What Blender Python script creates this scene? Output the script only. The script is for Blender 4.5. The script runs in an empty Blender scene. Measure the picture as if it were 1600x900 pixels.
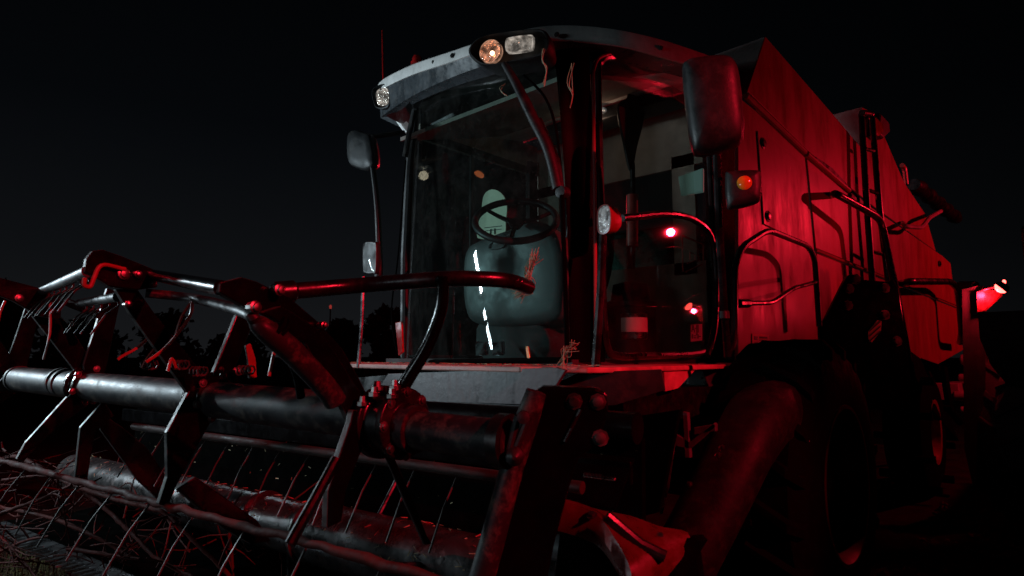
import bpy, bmesh, math, random
from mathutils import Vector, Matrix
from math import sin, cos, pi, radians, atan2, hypot, sqrt
random.seed(7)
scn = bpy.context.scene
COL = scn.collection

# ------------------------------------------------------------------ camera
F = 960.0; PIT = radians(6.24); AZ = radians(42.5); CZ = 1.75
fw = Vector((-sin(AZ)*cos(PIT), cos(AZ)*cos(PIT), sin(PIT)))
rt = Vector((cos(AZ), sin(AZ), 0)); up = rt.cross(fw)
CAM = Vector((0, 0, CZ))
cd = bpy.data.cameras.new('camera'); cam = bpy.data.objects.new('camera', cd); COL.objects.link(cam)
cd.sensor_width = 36; cd.lens = 36*F/1600; cd.clip_start = .05; cd.clip_end = 2000
cam.matrix_world = Matrix.Translation(CAM) @ Matrix((rt, up, -fw)).transposed().to_4x4()
scn.camera = cam
cd.dof.use_dof = True; cd.dof.focus_distance = 4.2; cd.dof.aperture_fstop = 4.0

# ------------------------------------------------------------------ render / view
scn.render.engine = 'CYCLES'
scn.cycles.use_denoising = True
scn.cycles.max_bounces = 8; scn.cycles.transparent_max_bounces = 12
scn.cycles.sample_clamp_indirect = 3
scn.view_settings.view_transform = 'Standard'; scn.view_settings.look = 'None'
scn.view_settings.exposure = 0.0; scn.view_settings.gamma = 1

# ------------------------------------------------------------------ night sky
w = bpy.data.worlds.new('World'); scn.world = w; w.use_nodes = True
nt = w.node_tree; nt.nodes.clear()
out = nt.nodes.new('ShaderNodeOutputWorld'); bg = nt.nodes.new('ShaderNodeBackground')
tc = nt.nodes.new('ShaderNodeTexCoord'); sep = nt.nodes.new('ShaderNodeSeparateXYZ')
rmp = nt.nodes.new('ShaderNodeValToRGB'); L = nt.links
L.new(tc.outputs['Generated'], sep.inputs[0]); L.new(sep.outputs['Z'], rmp.inputs[0])
e = rmp.color_ramp.elements
e[0].position = 0.0; e[0].color = (.0080, .0085, .0096, 1)
e[1].position = .6; e[1].color = (.0005, .0007, .0010, 1)
m_ = e.new(.14); m_.color = (.0044, .0050, .0060, 1)
m_ = e.new(.34); m_.color = (.0015, .0020, .0027, 1)
# glow of the town low in the north-west: the sky is lighter on that side
nrm = nt.nodes.new('ShaderNodeVectorMath'); nrm.operation = 'DOT_PRODUCT'
nrm.inputs[1].default_value = Vector((-.93, .36, 0)).normalized()
L.new(tc.outputs['Generated'], nrm.inputs[0])
r2 = nt.nodes.new('ShaderNodeMapRange'); r2.inputs[1].default_value = .1; r2.inputs[2].default_value = .95
r2.inputs[3].default_value = .06; r2.inputs[4].default_value = 1.0
L.new(nrm.outputs['Value'], r2.inputs[0])
L.new(rmp.outputs[0], bg.inputs[0]); L.new(r2.outputs[0], bg.inputs[1]); L.new(bg.outputs[0], out.inputs[0])

# ------------------------------------------------------------------ lamps of the place
def lamp(name, typ, loc, energy, col, aim=None, roll=0, **k):
    ld = bpy.data.lights.new(name, typ); ld.energy = energy; ld.color = col
    for a, b in k.items(): setattr(ld, a, b)
    o = bpy.data.objects.new(name, ld); COL.objects.link(o); o.location = loc
    if aim is not None: o.rotation_euler = ((Vector(aim)-Vector(loc)).to_track_quat('-Z', 'Y').to_matrix() @ Matrix.Rotation(radians(roll), 3, 'Z')).to_euler()
    return o
RED = (1.0, .014, .038)
# red beacon of a machine standing to the rear right, just out of frame
lamp('red_beacon_light', 'POINT', (2.2, 12.0, 4.4), 500, RED, shadow_soft_size=.08)
# a second red beacon behind the machine on its far side
lamp('red_beacon_light', 'POINT', (-6.6, 7.2, 4.0), 330, RED, shadow_soft_size=.10)
# two cool fluorescent work lights in front of the machine
COOL = (.72, .90, 1.0)
lamp('work_light_tube', 'AREA', (-7.2, -.75, 2.8), 165, COOL, aim=(-2.8, 2.6, 2.4), roll=-55, shape='RECTANGLE', size=.8, size_y=.10)
lamp('work_light_tube', 'AREA', (-6.5, -.94, 1.85), 14, COOL, aim=(-2.6, 2.4, 1.5), roll=-55, shape='RECTANGLE', size=.8, size_y=.10)
lamp('work_light_tube', 'AREA', (-2.3, -3.2, 2.2), 20, COOL, aim=(-2.4, 2.8, 2.2), shape='RECTANGLE', size=1.1, size_y=.07)
# red work spot of the tractor, turned down towards the header
lamp('red_work_spot', 'SPOT', (6.2, 1.6, 5.6), 4000, RED, aim=(-2.9, 1.9, .65), spot_size=radians(29), spot_blend=.35, shadow_soft_size=.05)

# ------------------------------------------------------------------ pixel -> point on a real plane
def ray(px, py): return fw + rt*((px-800)/F) - up*((py-450)/F)
def P(px, py, X=None, Y=None, Z=None, D=None):
    d = ray(px, py)
    t = X/d.x if X is not None else Y/d.y if Y is not None else (Z-CZ)/d.z if Z is not None else D
    return CAM + d*t
# header frame: u to the right along the header, w backwards
HY = radians(-8)
HN = Vector((sin(HY), cos(HY), 0)); HA = Vector((cos(HY), -sin(HY), 0))
HR = P(800, 690, D=1.75)
def HW(px, py, w=0.0):
    d = ray(px, py); t = (HN.dot(HR-CAM)+w)/HN.dot(d); return CAM+d*t
def HU(px, py, u):
    d = ray(px, py); t = (HA.dot(HR-CAM)+u)/HA.dot(d); return CAM+d*t
def uof(p): return HA.dot(p-HR)
def hp(u, w, z): q = HR+HA*u+HN*w; return Vector((q.x, q.y, z))
# side of the body
BD = Vector((.5, 7.3, 0)).normalized(); BN = Vector((BD.y, -BD.x, 0)); B0 = Vector((-1.9, 4.9, 0))
def S(px, py, off=0.0):
    d = ray(px, py); t = (BN.dot(B0-CAM)+off)/BN.dot(d); return CAM+d*t

# ------------------------------------------------------------------ mesh builder
class MB:
    def __init__(s): s.v = []; s.f = []
    def add(s, vs, fs):
        n = len(s.v); s.v += [Vector(a) for a in vs]; s.f += [tuple(i+n for i in f) for f in fs]; return s
    def box(s, c, size, ax=None, ay=None, az=None):
        c = Vector(c); ax = Vector(ax or (1, 0, 0)); ay = Vector(ay or (0, 1, 0)); az = Vector(az or (0, 0, 1))
        vs = [c+ax*(size[0]/2*i)+ay*(size[1]/2*j)+az*(size[2]/2*k) for i in (-1, 1) for j in (-1, 1) for k in (-1, 1)]
        return s.add(vs, [(0, 1, 3, 2), (4, 6, 7, 5), (0, 4, 5, 1), (2, 3, 7, 6), (0, 2, 6, 4), (1, 5, 7, 3)])
    def rings(s, rings, cap=True, closed=True):
        n = len(rings[0]); vs = [p for r in rings for p in r]; fs = []
        for i in range(len(rings)-1):
            for j in range(n if closed else n-1):
                k = (j+1) % n; fs.append((i*n+j, i*n+k, (i+1)*n+k, (i+1)*n+j))
        if cap: fs.append(tuple(range(n))[::-1]); fs.append(tuple((len(rings)-1)*n+j for j in range(n)))
        return s.add(vs, fs)
    def tube(s, pts, r, seg=12, cap=True):
        pts = [Vector(p) for p in pts]; rs = r if isinstance(r, (list, tuple)) else [r]*len(pts)
        T = []
        for i in range(len(pts)):
            a = pts[max(i-1, 0)]; b = pts[min(i+1, len(pts)-1)]
            d = (pts[i]-a).normalized()+(b-pts[i]).normalized() if 0 < i < len(pts)-1 else (b-a)
            T.append(d.normalized() if d.length > 1e-9 else Vector((0, 0, 1)))
        ref = Vector((0, 0, 1)) if abs(T[0].z) < .9 else Vector((1, 0, 0))
        n = (ref-T[0]*ref.dot(T[0])).normalized(); rg = []
        for i, p in enumerate(pts):
            n = (n-T[i]*n.dot(T[i])).normalized(); b = T[i].cross(n)
            rg.append([p+(n*cos(2*pi*k/seg)+b*sin(2*pi*k/seg))*rs[i] for k in range(seg)])
        return s.rings(rg, cap)
    def lathe(s, p, axis, prof, seg=24):     # prof: (distance along axis, radius)
        axis = Vector(axis).normalized(); ref = Vector((0, 0, 1)) if abs(axis.z) < .9 else Vector((1, 0, 0))
        n = (ref-axis*ref.dot(axis)).normalized(); b = axis.cross(n); p = Vector(p)
        return s.rings([[p+axis*h+(n*cos(2*pi*k/seg)+b*sin(2*pi*k/seg))*max(r, 1e-4) for k in range(seg)] for h, r in prof])
    def prism(s, pts, thick):                # planar outline pushed by vector thick
        t = Vector(thick); return s.rings([[Vector(p) for p in pts], [Vector(p)+t for p in pts]])
    def puff(s, pts, nrm, prof):             # outline lofted along nrm: (offset, scale)
        nrm = Vector(nrm).normalized(); c = sum((Vector(p) for p in pts), Vector())/len(pts)
        return s.rings([[c+(Vector(p)-c)*k+nrm*o for p in pts] for o, k in prof])
    def build(s, name, mat, parent=None, bevel=0, smooth=True, sub=0, angle=35, origin=None):
        me = bpy.data.meshes.new(name)
        org = Vector((0, 0, 0))
        if parent is None:
            org = Vector(origin) if origin is not None else Vector((sum(v.x for v in s.v)/len(s.v), sum(v.y for v in s.v)/len(s.v), min(v.z for v in s.v)))
        me.from_pydata([v-org for v in s.v], [], s.f); me.update()
        bm = bmesh.new(); bm.from_mesh(me); bmesh.ops.recalc_face_normals(bm, faces=bm.faces); bm.to_mesh(me); bm.free()
        if smooth:
            me.polygons.foreach_set('use_smooth', [True]*len(me.polygons)); me.set_sharp_from_angle(angle=radians(angle))
        me.materials.append(mat)
        o = bpy.data.objects.new(name, me); COL.objects.link(o)
        if parent is not None:
            o.parent = parent
            if parent.type == 'EMPTY': o.location = -parent.location
        else: o.location = org
        if bevel:
            b = o.modifiers.new('bevel', 'BEVEL'); b.width = bevel; b.segments = 2; b.limit_method = 'ANGLE'; b.angle_limit = radians(40)
        if sub:
            q = o.modifiers.new('sub', 'SUBSURF'); q.levels = q.render_levels = sub
        return o
def tag(o, label, cat=None, group=None, kind=None):
    if label: o['label'] = label
    if cat: o['category'] = cat
    if group: o['group'] = group
    if kind: o['kind'] = kind
    return o
def empty(name, loc, label, cat, group=None):
    o = bpy.data.objects.new(name, None); COL.objects.link(o); o.location = Vector(loc); o.empty_display_size = .2
    return tag(o, label, cat, group)
def catmull(p, n=6, closed=False):
    p = [Vector(a) for a in p]; N = len(p); o = []
    rng = range(N) if closed else range(N-1)
    for i in rng:
        g = (lambda k: p[k % N]) if closed else (lambda k: p[min(max(k, 0), N-1)])
        a, b, c, d = g(i-1), g(i), g(i+1), g(i+2)
        for j in range(n):
            t = j/n; o.append(.5*((2*b)+(c-a)*t+(2*a-5*b+4*c-d)*t*t+(3*b-a-3*c+d)*t**3))
    if not closed: o.append(p[-1])
    return o
def px2(pts, fn): return [fn(x, y) for x, y in pts]
def bend(pts, r=.05, n=4):                   # polyline with rounded corners, as bent pipe
    pts = [Vector(p) for p in pts]; o = [pts[0]]
    for i in range(1, len(pts)-1):
        a, b, c = pts[i-1], pts[i], pts[i+1]
        q = min(r, (a-b).length*.45, (c-b).length*.45)
        s, e_ = b+(a-b).normalized()*q, b+(c-b).normalized()*q
        for k in range(n+1):
            t = k/n; o.append(s*(1-t)**2+b*2*t*(1-t)+e_*t*t)
    return o+[pts[-1]]

# ------------------------------------------------------------------ materials
def mat(name, base, rough=.5, metal=0, spec=.5, bump=0, bscale=60, var=.35, vscale=9, dust=None, dustamt=.0, rvar=.15, coat=0, streak=False):
    m = bpy.data.materials.new(name); m.use_nodes = True; n = m.node_tree.nodes; l = m.node_tree.links
    b = n['Principled BSDF']; b.inputs['Metallic'].default_value = metal; b.inputs['Specular IOR Level'].default_value = spec
    b.inputs['Coat Weight'].default_value = coat; b.inputs['Coat Roughness'].default_value = .12
    tc = n.new('ShaderNodeTexCoord'); mp = n.new('ShaderNodeMapping'); l.new(tc.outputs['Object'], mp.inputs[0])
    if streak: mp.inputs['Scale'].default_value = (1.6, 1.6, .5)
    nz = n.new('ShaderNodeTexNoise'); nz.inputs['Scale'].default_value = vscale; nz.inputs['Detail'].default_value = 8; nz.inputs['Roughness'].default_value = .65
    l.new(mp.outputs[0], nz.inputs['Vector'])
    rp = n.new('ShaderNodeValToRGB'); l.new(nz.outputs['Fac'], rp.inputs[0])
    rp.color_ramp.elements[0].position = .3; rp.color_ramp.elements[1].position = .7
    rp.color_ramp.elements[0].color = (*[c*(1-var) for c in base], 1); rp.color_ramp.elements[1].color = (*[min(1, c*(1+var)) for c in base], 1)
    colr = rp.outputs[0]
    n2 = n.new('ShaderNodeTexNoise'); n2.inputs['Scale'].default_value = bscale; n2.inputs['Detail'].default_value = 6; l.new(tc.outputs['Object'], n2.inputs['Vector'])
    rr = n.new('ShaderNodeMapRange'); l.new(nz.outputs['Fac'], rr.inputs[0]); rr.inputs[1].default_value = .3; rr.inputs[2].default_value = .7
    rr.inputs[3].default_value = max(.03, rough-rvar); rr.inputs[4].default_value = min(1, rough+rvar)
    ro = rr.outputs[0]
    if dust:
        n3 = n.new('ShaderNodeTexNoise'); n3.inputs['Scale'].default_value = 14; n3.inputs['Detail'].default_value = 10; n3.inputs['Roughness'].default_value = .75
        l.new(mp.outputs[0], n3.inputs['Vector'])
        mr = n.new('ShaderNodeMapRange'); l.new(n3.outputs['Fac'], mr.inputs[0]); mr.inputs[1].default_value = .50; mr.inputs[2].default_value = .74; mr.inputs[4].default_value = dustamt
        mx = n.new('ShaderNodeMix'); mx.data_type = 'RGBA'; l.new(mr.outputs[0], mx.inputs['Factor']); l.new(colr, mx.inputs[6]); mx.inputs[7].default_value = (*dust, 1)
        colr = mx.outputs[2]
        ad = n.new('ShaderNodeMath'); ad.operation = 'ADD'; ad.use_clamp = True
        ml = n.new('ShaderNodeMath'); ml.operation = 'MULTIPLY'; ml.inputs[1].default_value = .5; l.new(mr.outputs[0], ml.inputs[0])
        l.new(ro, ad.inputs[0]); l.new(ml.outputs[0], ad.inputs[1]); ro = ad.outputs[0]
    l.new(colr, b.inputs['Base Color']); l.new(ro, b.inputs['Roughness'])
    if bump:
        bp = n.new('ShaderNodeBump'); bp.inputs['Strength'].default_value = bump; bp.inputs['Distance'].default_value = .004
        l.new(n2.outputs['Fac'], bp.inputs['Height']); l.new(bp.outputs[0], b.inputs['Normal'])
    return m
DUST = (.16, .13, .10)
M = {}
M['black'] = mat('black_paint', (.004, .004, .0045), .30, bump=.18, bscale=45, dust=DUST, dustamt=.08)
M['arm'] = mat('arm_paint', (.0014, .0014, .0016), .21, spec=.28, bump=.2, bscale=40, rvar=.06, dust=DUST, dustamt=.005)
M['tube'] = mat('worn_tube', (.012, .012, .014), .46, spec=.20, bump=.10, bscale=70, dust=(.20, .15, .11), dustamt=.5, rvar=.1)
M['dark'] = mat('dark_sheet', (.0015, .0015, .0015), .8, spec=.0, bump=.3, dust=(.03, .02, .015), dustamt=.08)
M['edge'] = mat('glint_edge', (.034, .030, .029), .5, spec=.3, bump=.3, bscale=60, var=.6, vscale=20)  # lighter edge colour stands in for glints of light
M['gloss'] = mat('gloss_black', (.0012, .0012, .0014), .42, spec=.02, bump=.04, rvar=.04)
M['plastic'] = mat('black_plastic', (.010, .011, .012), .5, spec=.35, bump=.25, bscale=120, dust=DUST, dustamt=.15)
M['rubber'] = mat('rubber', (.0014, .0014, .0014), .85, spec=.02, bump=.4, bscale=50, dust=(.05, .04, .03), dustamt=.03)
M['panel'] = mat('red_panel', (.26, .030, .030), .42, spec=.5, bump=.35, bscale=2.6, var=.16, vscale=3, dust=(.12, .06, .05), dustamt=.16, streak=True)
M['tank'] = mat('tank_sheet', (.32, .28, .27), .5, bump=.10, bscale=25, var=.3, vscale=4, dust=(.09, .08, .075), dustamt=.5)
M['white'] = mat('roof_white', (.80, .79, .76), .45, bump=.12, bscale=40, var=.12, dust=(.20, .18, .15), dustamt=.35)
M['fascia'] = mat('dark_fascia', (.05, .058, .065), .3, bump=.08, dust=DUST, dustamt=.3)
M['grey'] = mat('grey_sheet', (.058, .060, .064), .45, bump=.3, bscale=30, var=.35, dust=(.16, .14, .13), dustamt=.6, streak=True)
M['wheelrim'] = mat('front_rim', (.08, .008, .007), .4, dust=DUST, dustamt=.2)
M['divider'] = mat('divider_paint', (.06, .007, .006), .34, bump=.5, bscale=18, var=.5, vscale=14, dust=(.03, .022, .018), dustamt=.8)
M['fender'] = mat('fender_plastic', (.006, .006, .007), .55, spec=.12, bump=.3, bscale=60, dust=DUST, dustamt=.10)
M['trim'] = mat('platform_trim', (.42, .20, .17), .5, bump=.2, bscale=50)
M['tractor_rubber'] = mat('tractor_rubber', (.02, .02, .02), .8, spec=.2, bump=.4, bscale=50, dust=(.06, .05, .04), dustamt=.4)
M['steel'] = mat('bare_steel', (.30, .30, .31), .3, metal=1, bump=.1)
M['bolt'] = mat('bolt_zinc', (.22, .21, .2), .35, metal=1)
M['rim'] = mat('wheel_rim', (.22, .025, .02), .4, dust=DUST, dustamt=.4)
M['console'] = mat('console_plastic', (.065, .07, .07), .5, bump=.25, bscale=150, var=.1)
M['seat'] = mat('seat_cloth', (.03, .034, .034), .85, bump=.4, bscale=200)
M['cream'] = mat('cream_card', (.62, .62, .45), .7, var=.1)
M['lining'] = mat('cab_lining', (.24, .20, .17), .8, var=.25, bump=.2)
M['label'] = mat('white_label', (.6, .6, .56), .6, var=.1)
M['ink'] = mat('ink', (.01, .01, .01), .6)
M['redink'] = mat('red_sticker', (.55, .10, .08), .5)
M['wire'] = mat('spring_wire', (.03, .022, .020), .5, spec=.25, var=.4)
M['rusty'] = mat('rusty_bar', (.022, .013, .010), .6, bump=.6, bscale=40, var=.5, dust=(.06, .035, .025), dustamt=.6)
M['wood'] = mat('bark', (.055, .009, .007), .75, spec=.08, bump=.8, bscale=40, var=.5)  # base reddened to imitate red light on twigs and stalks
M['straw'] = mat('straw', (.30, .24, .13), .7, var=.3)
M['stubble'] = mat('stubble', (.06, .05, .022), .9, spec=.05, var=.5)
M['leaf'] = mat('leaf', (.02, .027, .013), .7, var=.4)
M['lensred'] = mat('red_lens', (.35, .01, .01), .15, coat=.6)
M['amber'] = mat('amber_lens', (.55, .24, .02), .18, coat=.6)

def glassmat(name, tint, rough=.02, grime=.06, ior=1.5):
    m = bpy.data.materials.new(name); m.use_nodes = True; n = m.node_tree.nodes; l = m.node_tree.links; n.clear()
    o = n.new('ShaderNodeOutputMaterial'); tr = n.new('ShaderNodeBsdfTransparent'); tr.inputs[0].default_value = (*tint, 1)
    gl = n.new('ShaderNodeBsdfGlossy'); gl.inputs['Roughness'].default_value = rough; gl.inputs[0].default_value = (1, 1, 1, 1)
    lw = n.new('ShaderNodeLayerWeight'); lw.inputs[0].default_value = .5; pw = n.new('ShaderNodeMath'); pw.operation = 'POWER'; pw.inputs[1].default_value = 5
    l.new(lw.outputs['Facing'], pw.inputs[0]); fr = n.new('ShaderNodeMath'); fr.operation = 'MULTIPLY_ADD'; fr.inputs[1].default_value = .93; fr.inputs[2].default_value = .045; l.new(pw.outputs[0], fr.inputs[0]); mx = n.new('ShaderNodeMixShader')
    l.new(fr.outputs[0], mx.inputs[0]); l.new(tr.outputs[0], mx.inputs[1]); l.new(gl.outputs[0], mx.inputs[2])
    df = n.new('ShaderNodeBsdfDiffuse'); df.inputs[0].default_value = (.35, .33, .30, 1)
    tc = n.new('ShaderNodeTexCoord'); nz = n.new('ShaderNodeTexNoise'); nz.inputs['Scale'].default_value = 6; nz.inputs['Detail'].default_value = 12; nz.inputs['Roughness'].default_value = .8
    l.new(tc.outputs['Object'], nz.inputs['Vector'])
    n4 = n.new('ShaderNodeTexVoronoi'); n4.inputs['Scale'].default_value = 45; l.new(tc.outputs['Object'], n4.inputs['Vector'])
    sp = n.new('ShaderNodeMapRange'); l.new(n4.outputs['Distance'], sp.inputs[0]); sp.inputs[1].default_value = .10; sp.inputs[2].default_value = .05; sp.inputs[3].default_value = 0; sp.inputs[4].default_value = min(.4, grime*11)
    mr = n.new('ShaderNodeMapRange'); l.new(nz.outputs['Fac'], mr.inputs[0]); mr.inputs[1].default_value = .42; mr.inputs[2].default_value = .85; mr.inputs[3].default_value = grime*.2; mr.inputs[4].default_value = grime*2
    ad = n.new('ShaderNodeMath'); ad.operation = 'ADD'; l.new(sp.outputs[0], ad.inputs[0]); l.new(mr.outputs[0], ad.inputs[1])
    m2 = n.new('ShaderNodeMixShader'); l.new(ad.outputs[0], m2.inputs[0]); l.new(mx.outputs[0], m2.inputs[1]); l.new(df.outputs[0], m2.inputs[2])
    l.new(m2.outputs[0], o.inputs[0]); return m
M['windshield'] = glassmat('windshield_glass', (.62, .78, .75), grime=.030)
M['doorglass'] = glassmat('door_glass', (.88, .85, .82), grime=.012)
M['tinted'] = glassmat('tinted_glass', (.40, .44, .43), grime=.02)
M['clearlens'] = glassmat('clear_lens', (.92, .92, .92), rough=.05, grime=.02)
def lensmat(name, col, e):  # emission imitates outside light glinting in lamp reflectors
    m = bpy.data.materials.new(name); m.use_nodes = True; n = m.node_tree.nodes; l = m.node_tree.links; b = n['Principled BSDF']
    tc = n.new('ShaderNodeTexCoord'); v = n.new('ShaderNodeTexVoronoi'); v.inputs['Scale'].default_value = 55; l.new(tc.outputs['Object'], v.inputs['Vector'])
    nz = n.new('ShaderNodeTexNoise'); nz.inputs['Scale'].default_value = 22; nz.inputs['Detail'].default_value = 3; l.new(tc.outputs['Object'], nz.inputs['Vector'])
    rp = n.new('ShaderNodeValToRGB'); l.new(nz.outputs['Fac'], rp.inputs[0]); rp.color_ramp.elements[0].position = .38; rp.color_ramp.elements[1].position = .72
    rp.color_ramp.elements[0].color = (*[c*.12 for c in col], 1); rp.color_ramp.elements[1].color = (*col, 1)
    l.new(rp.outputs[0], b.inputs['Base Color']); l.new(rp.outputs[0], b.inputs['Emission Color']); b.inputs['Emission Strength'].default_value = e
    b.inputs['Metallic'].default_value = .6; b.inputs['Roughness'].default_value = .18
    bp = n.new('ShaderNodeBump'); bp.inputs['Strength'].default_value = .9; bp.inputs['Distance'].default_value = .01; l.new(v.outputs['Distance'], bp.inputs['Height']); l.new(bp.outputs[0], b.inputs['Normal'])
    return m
M['reflwarm'] = lensmat('warm_glow_reflector', (.95, .50, .32), .55)
M['reflcool'] = lensmat('glow_reflector', (.9, .80, .70), .6)
M['reflgrey'] = lensmat('dull_glow_reflector', (.75, .78, .80), .35)
def emit(name, col, s):
    m = bpy.data.materials.new(name); m.use_nodes = True; n = m.node_tree.nodes; b = n['Principled BSDF']
    b.inputs['Base Color'].default_value = (*col, 1); b.inputs['Emission Color'].default_value = (*col, 1); b.inputs['Emission Strength'].default_value = s; return m
M['glowred'] = emit('lit_red_lamp', (1, .07, .055), 10)
M['glowwarm'] = emit('bulb_glint', (1, .55, .34), 9)  # bulb glow added to imitate a warm glint of light
M['teal'] = emit('teal_glow', (.07, .14, .125), .3)
M['glowdot'] = emit('reflection_glow', (1, .16, .05), 1.6)
M['glowmast'] = emit('mast_light', (1, .10, .08), .25)

def bolt(parent, p, nrm, r=.012, mat='bolt', name='bolt'):
    b = MB(); n = Vector(nrm).normalized()
    b.lathe(p, n, [(0, r*1.5), (.003, r*1.5), (.0031, r), (.011, r*.95), (.012, r*.6)], 8)
    return b.build(name, M[mat], parent)

# ================================================================== SETTING
# ground sheet, rough near the machine, flat to the horizon
g = MB(); NX = 90
def gz(x, y): 
    k = max(0, 1-hypot(x+2, y-4)/18)
    return k*(.05*sin(3.1*x+1.3*y)+.04*sin(1.7*x-2.9*y+1)+.03*sin(5.3*x+4.1*y))
def gs(i): t = i/NX*2-1; return 12*t+488*t**7
vs = [(-2+gs(i), 4+gs(j), gz(-2+gs(i), 4+gs(j))) for j in range(NX+1) for i in range(NX+1)]
g.add(vs, [(j*(NX+1)+i, j*(NX+1)+i+1, (j+1)*(NX+1)+i+1, (j+1)*(NX+1)+i) for j in range(NX) for i in range(NX)])
M['soil'] = mat('soil', (.016, .011, .009), .95, spec=.05, bump=1.0, bscale=9, var=.6, vscale=3)
o = g.build('ground', M['soil'], origin=(0, 0, 0)); tag(o, 'dark bare field soil under the machine', kind='structure')

# clods and crushed straw on the field: nobody could count them
st = MB()
def blade(p, ln, wd, tilt):
    a = random.uniform(0, 2*pi); d = Vector((cos(a)*sin(tilt), sin(a)*sin(tilt), cos(tilt))); s = Vector((-sin(a), cos(a), 0))*wd
    st.add([p-s, p+s, p+d*ln+s*.3, p+d*ln-s*.3], [(0, 1, 2, 3)])
for i in range(9000):
    x = random.uniform(-7.5, -1.6); y = random.uniform(-.3, 2.2)
    blade(Vector((x, y, gz(x, y))), random.uniform(.05, .28), random.uniform(.002, .006), random.choice((random.uniform(0, .5), random.uniform(1.1, 1.5))))
def clod(x, y, r):
    n0 = len(st.v); vs = []
    for th in (0.35, 1.0, 1.6):
        for k in range(6):
            q = r*random.uniform(.7, 1.25); vs.append(Vector((x+q*sin(th)*cos(k*pi/3), y+q*sin(th)*sin(k*pi/3), gz(x, y)+q*cos(th)*.8)))
    st.rings([vs[0:6], vs[6:12], vs[12:18]])
for i in range(1300):
    x = random.uniform(-1.3, 2.0); y = random.uniform(5.0, 9.0); clod(x, y, random.choice((.02, .03, .035, .05, .07)))
for i in range(500):
    x = random.uniform(-7, -2); y = random.uniform(-.3, 2); clod(x, y, random.choice((.02, .03, .04)))
o = st.build('stubble', M['stubble'], smooth=False, origin=(0, 0, 0)); tag(o, 'crushed straw, clods and stubble lying on the field', kind='stuff')

# ================================================================== COMBINE HARVESTER
H = empty('combine_harvester', (-2.9, 4.5, 0), 'huge combine harvester with curved glass cab, pale roof rim and red-lit side panels', 'combine harvester')
YF = 2.72                                    # plane of the windshield foot
# ---- chassis, feeder house, core of the body
b = MB(); b.box((-3.1, 8.2, 2.15), (2.0, 6.6, 1.5)); b.box((-3.1, 5.4, 1.2), (1.6, 3.6, .6)); b.build('body_core', M['black'], H, bevel=.02)
b = MB(); b.box((-3.1, 4.0, 1.42), (2.3, 2.0, .14)); b.box((-3.1, 2.9, 1.2), (1.5, .8, .7)); b.build('feeder_house', M['dark'], H, bevel=.02)
b = MB(); b.tube([(-1.9, 4.0, .92), (-4.4, 4.0, .92)], .13); b.build('front_axle', M['black'], H)

# ---- side panels (each with its own seam), by the body's side plane
def panel(name, pts, m='panel', off=0.0, th=.03, bev=.008):
    b = MB(); b.prism([S(x, y, off) for x, y in pts], -BN*th); return b.build(name, M[m], H, bevel=bev, smooth=False)
panel('side_panel', [(1153, 150), (1180, 172), (1257, 238), (1272, 388), (1282, 610), (1153, 610)])
pd = panel('access_door', [(1184, 204), (1256, 258), (1269, 386), (1194, 350)], off=.012, th=.01, bev=.004)
pB = panel('side_panel', [(1260, 241), (1323, 297), (1375, 333), (1473, 400), (1485, 411), (1494, 477), (1275, 388)])
pC = panel('side_panel', [(1276, 394), (1495, 482), (1505, 547), (1466, 569), (1440, 560), (1290, 610)], off=-.01)
b = MB(); b.tube([S(1275, 391, .006), S(1495, 480, .0)], .014, 8); b.build('trim_strip', M['panel'], H)
b = MB(); b.tube([S(1165, 150, .012), S(1257, 238, .012)], .028, 10); b.tube([S(1260, 241, .012), S(1326, 298, .012)], .028, 10); b.build('rain_gutter', M['panel'], H)
for x, y in ((1192, 224), (1200, 338), (1468, 412)):
    b = MB(); p = S(x, y, .012); b.lathe(p, BN, [(0, .05), (.006, .05), (.008, .035), (.02, .03), (.022, .012)], 16); b.build('latch', M['black'], H)
# small sticker with lines of print
lb = MB(); lb.prism([S(x, y, .004) for x, y in ((1175, 521), (1201, 523), (1201, 540), (1175, 538))], BN*.002); wl = lb.build('warning_sticker', M['redink'], H, smooth=False)
ib = MB()
for (x0, y0, x1, y1) in ((1178, 525, 1184, 531), (1186, 525.5, 1199, 529), (1186, 530.5, 1198, 532), (1178, 534, 1199, 535.3)):
    ib.prism([S(x0, y0, .0065), S(x1, y0+.6, .0065), S(x1, y1+.6, .0065), S(x0, y1, .0065)], BN*.001)
ib.build('print', M['ink'], wl, smooth=False)
# black sheet standing in for the shaded slot behind the tank flap
panel('slot_shade', [(1275, 245), (1300, 262), (1352, 318), (1352, 332), (1322, 297), (1276, 256)], m='black', off=.006, th=.012, bev=0)

# ---- grain tank extension: folding sheets
def sheet(name, pts, nrm, th=.012, m='tank', parent=None):
    b = MB(); b.prism(pts, Vector(nrm)*th); return b.build(name, M[m], parent or H, bevel=.003, smooth=False)
pa, pb_, pc, pd_ = S(1196, 57), S(1312, 190), S(1352, 246), S(1352, 325)
sheet('tank_flap', [S(1196, 57), S(1312, 191), S(1368, 258), S(1372, 328), S(1326, 291), S(1260, 233), S(1168, 142)], -BN, m='panel')
yt = S(1196, 57).y
sheet('tank_front_wall', [S(1196, 57), S(1168, 145), P(1150, 152, Y=yt), P(1090, 150, Y=yt), P(1060, 106, Y=yt), P(1112, 87, Y=yt)], (0, 1, 0))
b = MB(); q = P(1148, 87, Y=yt-.01); b.lathe(q, (0, -1, 0), [(0, .03), (.01, .028), (.012, .01)], 10); b.build('bolt', M['bolt'], H)
yt2 = S(1347, 168).y
sheet('tank_flap', [S(1347, 168), S(1366, 176), S(1412, 284), S(1446, 335), S(1462, 392), S(1378, 332), S(1352, 262)], -BN, m='panel')
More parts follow.
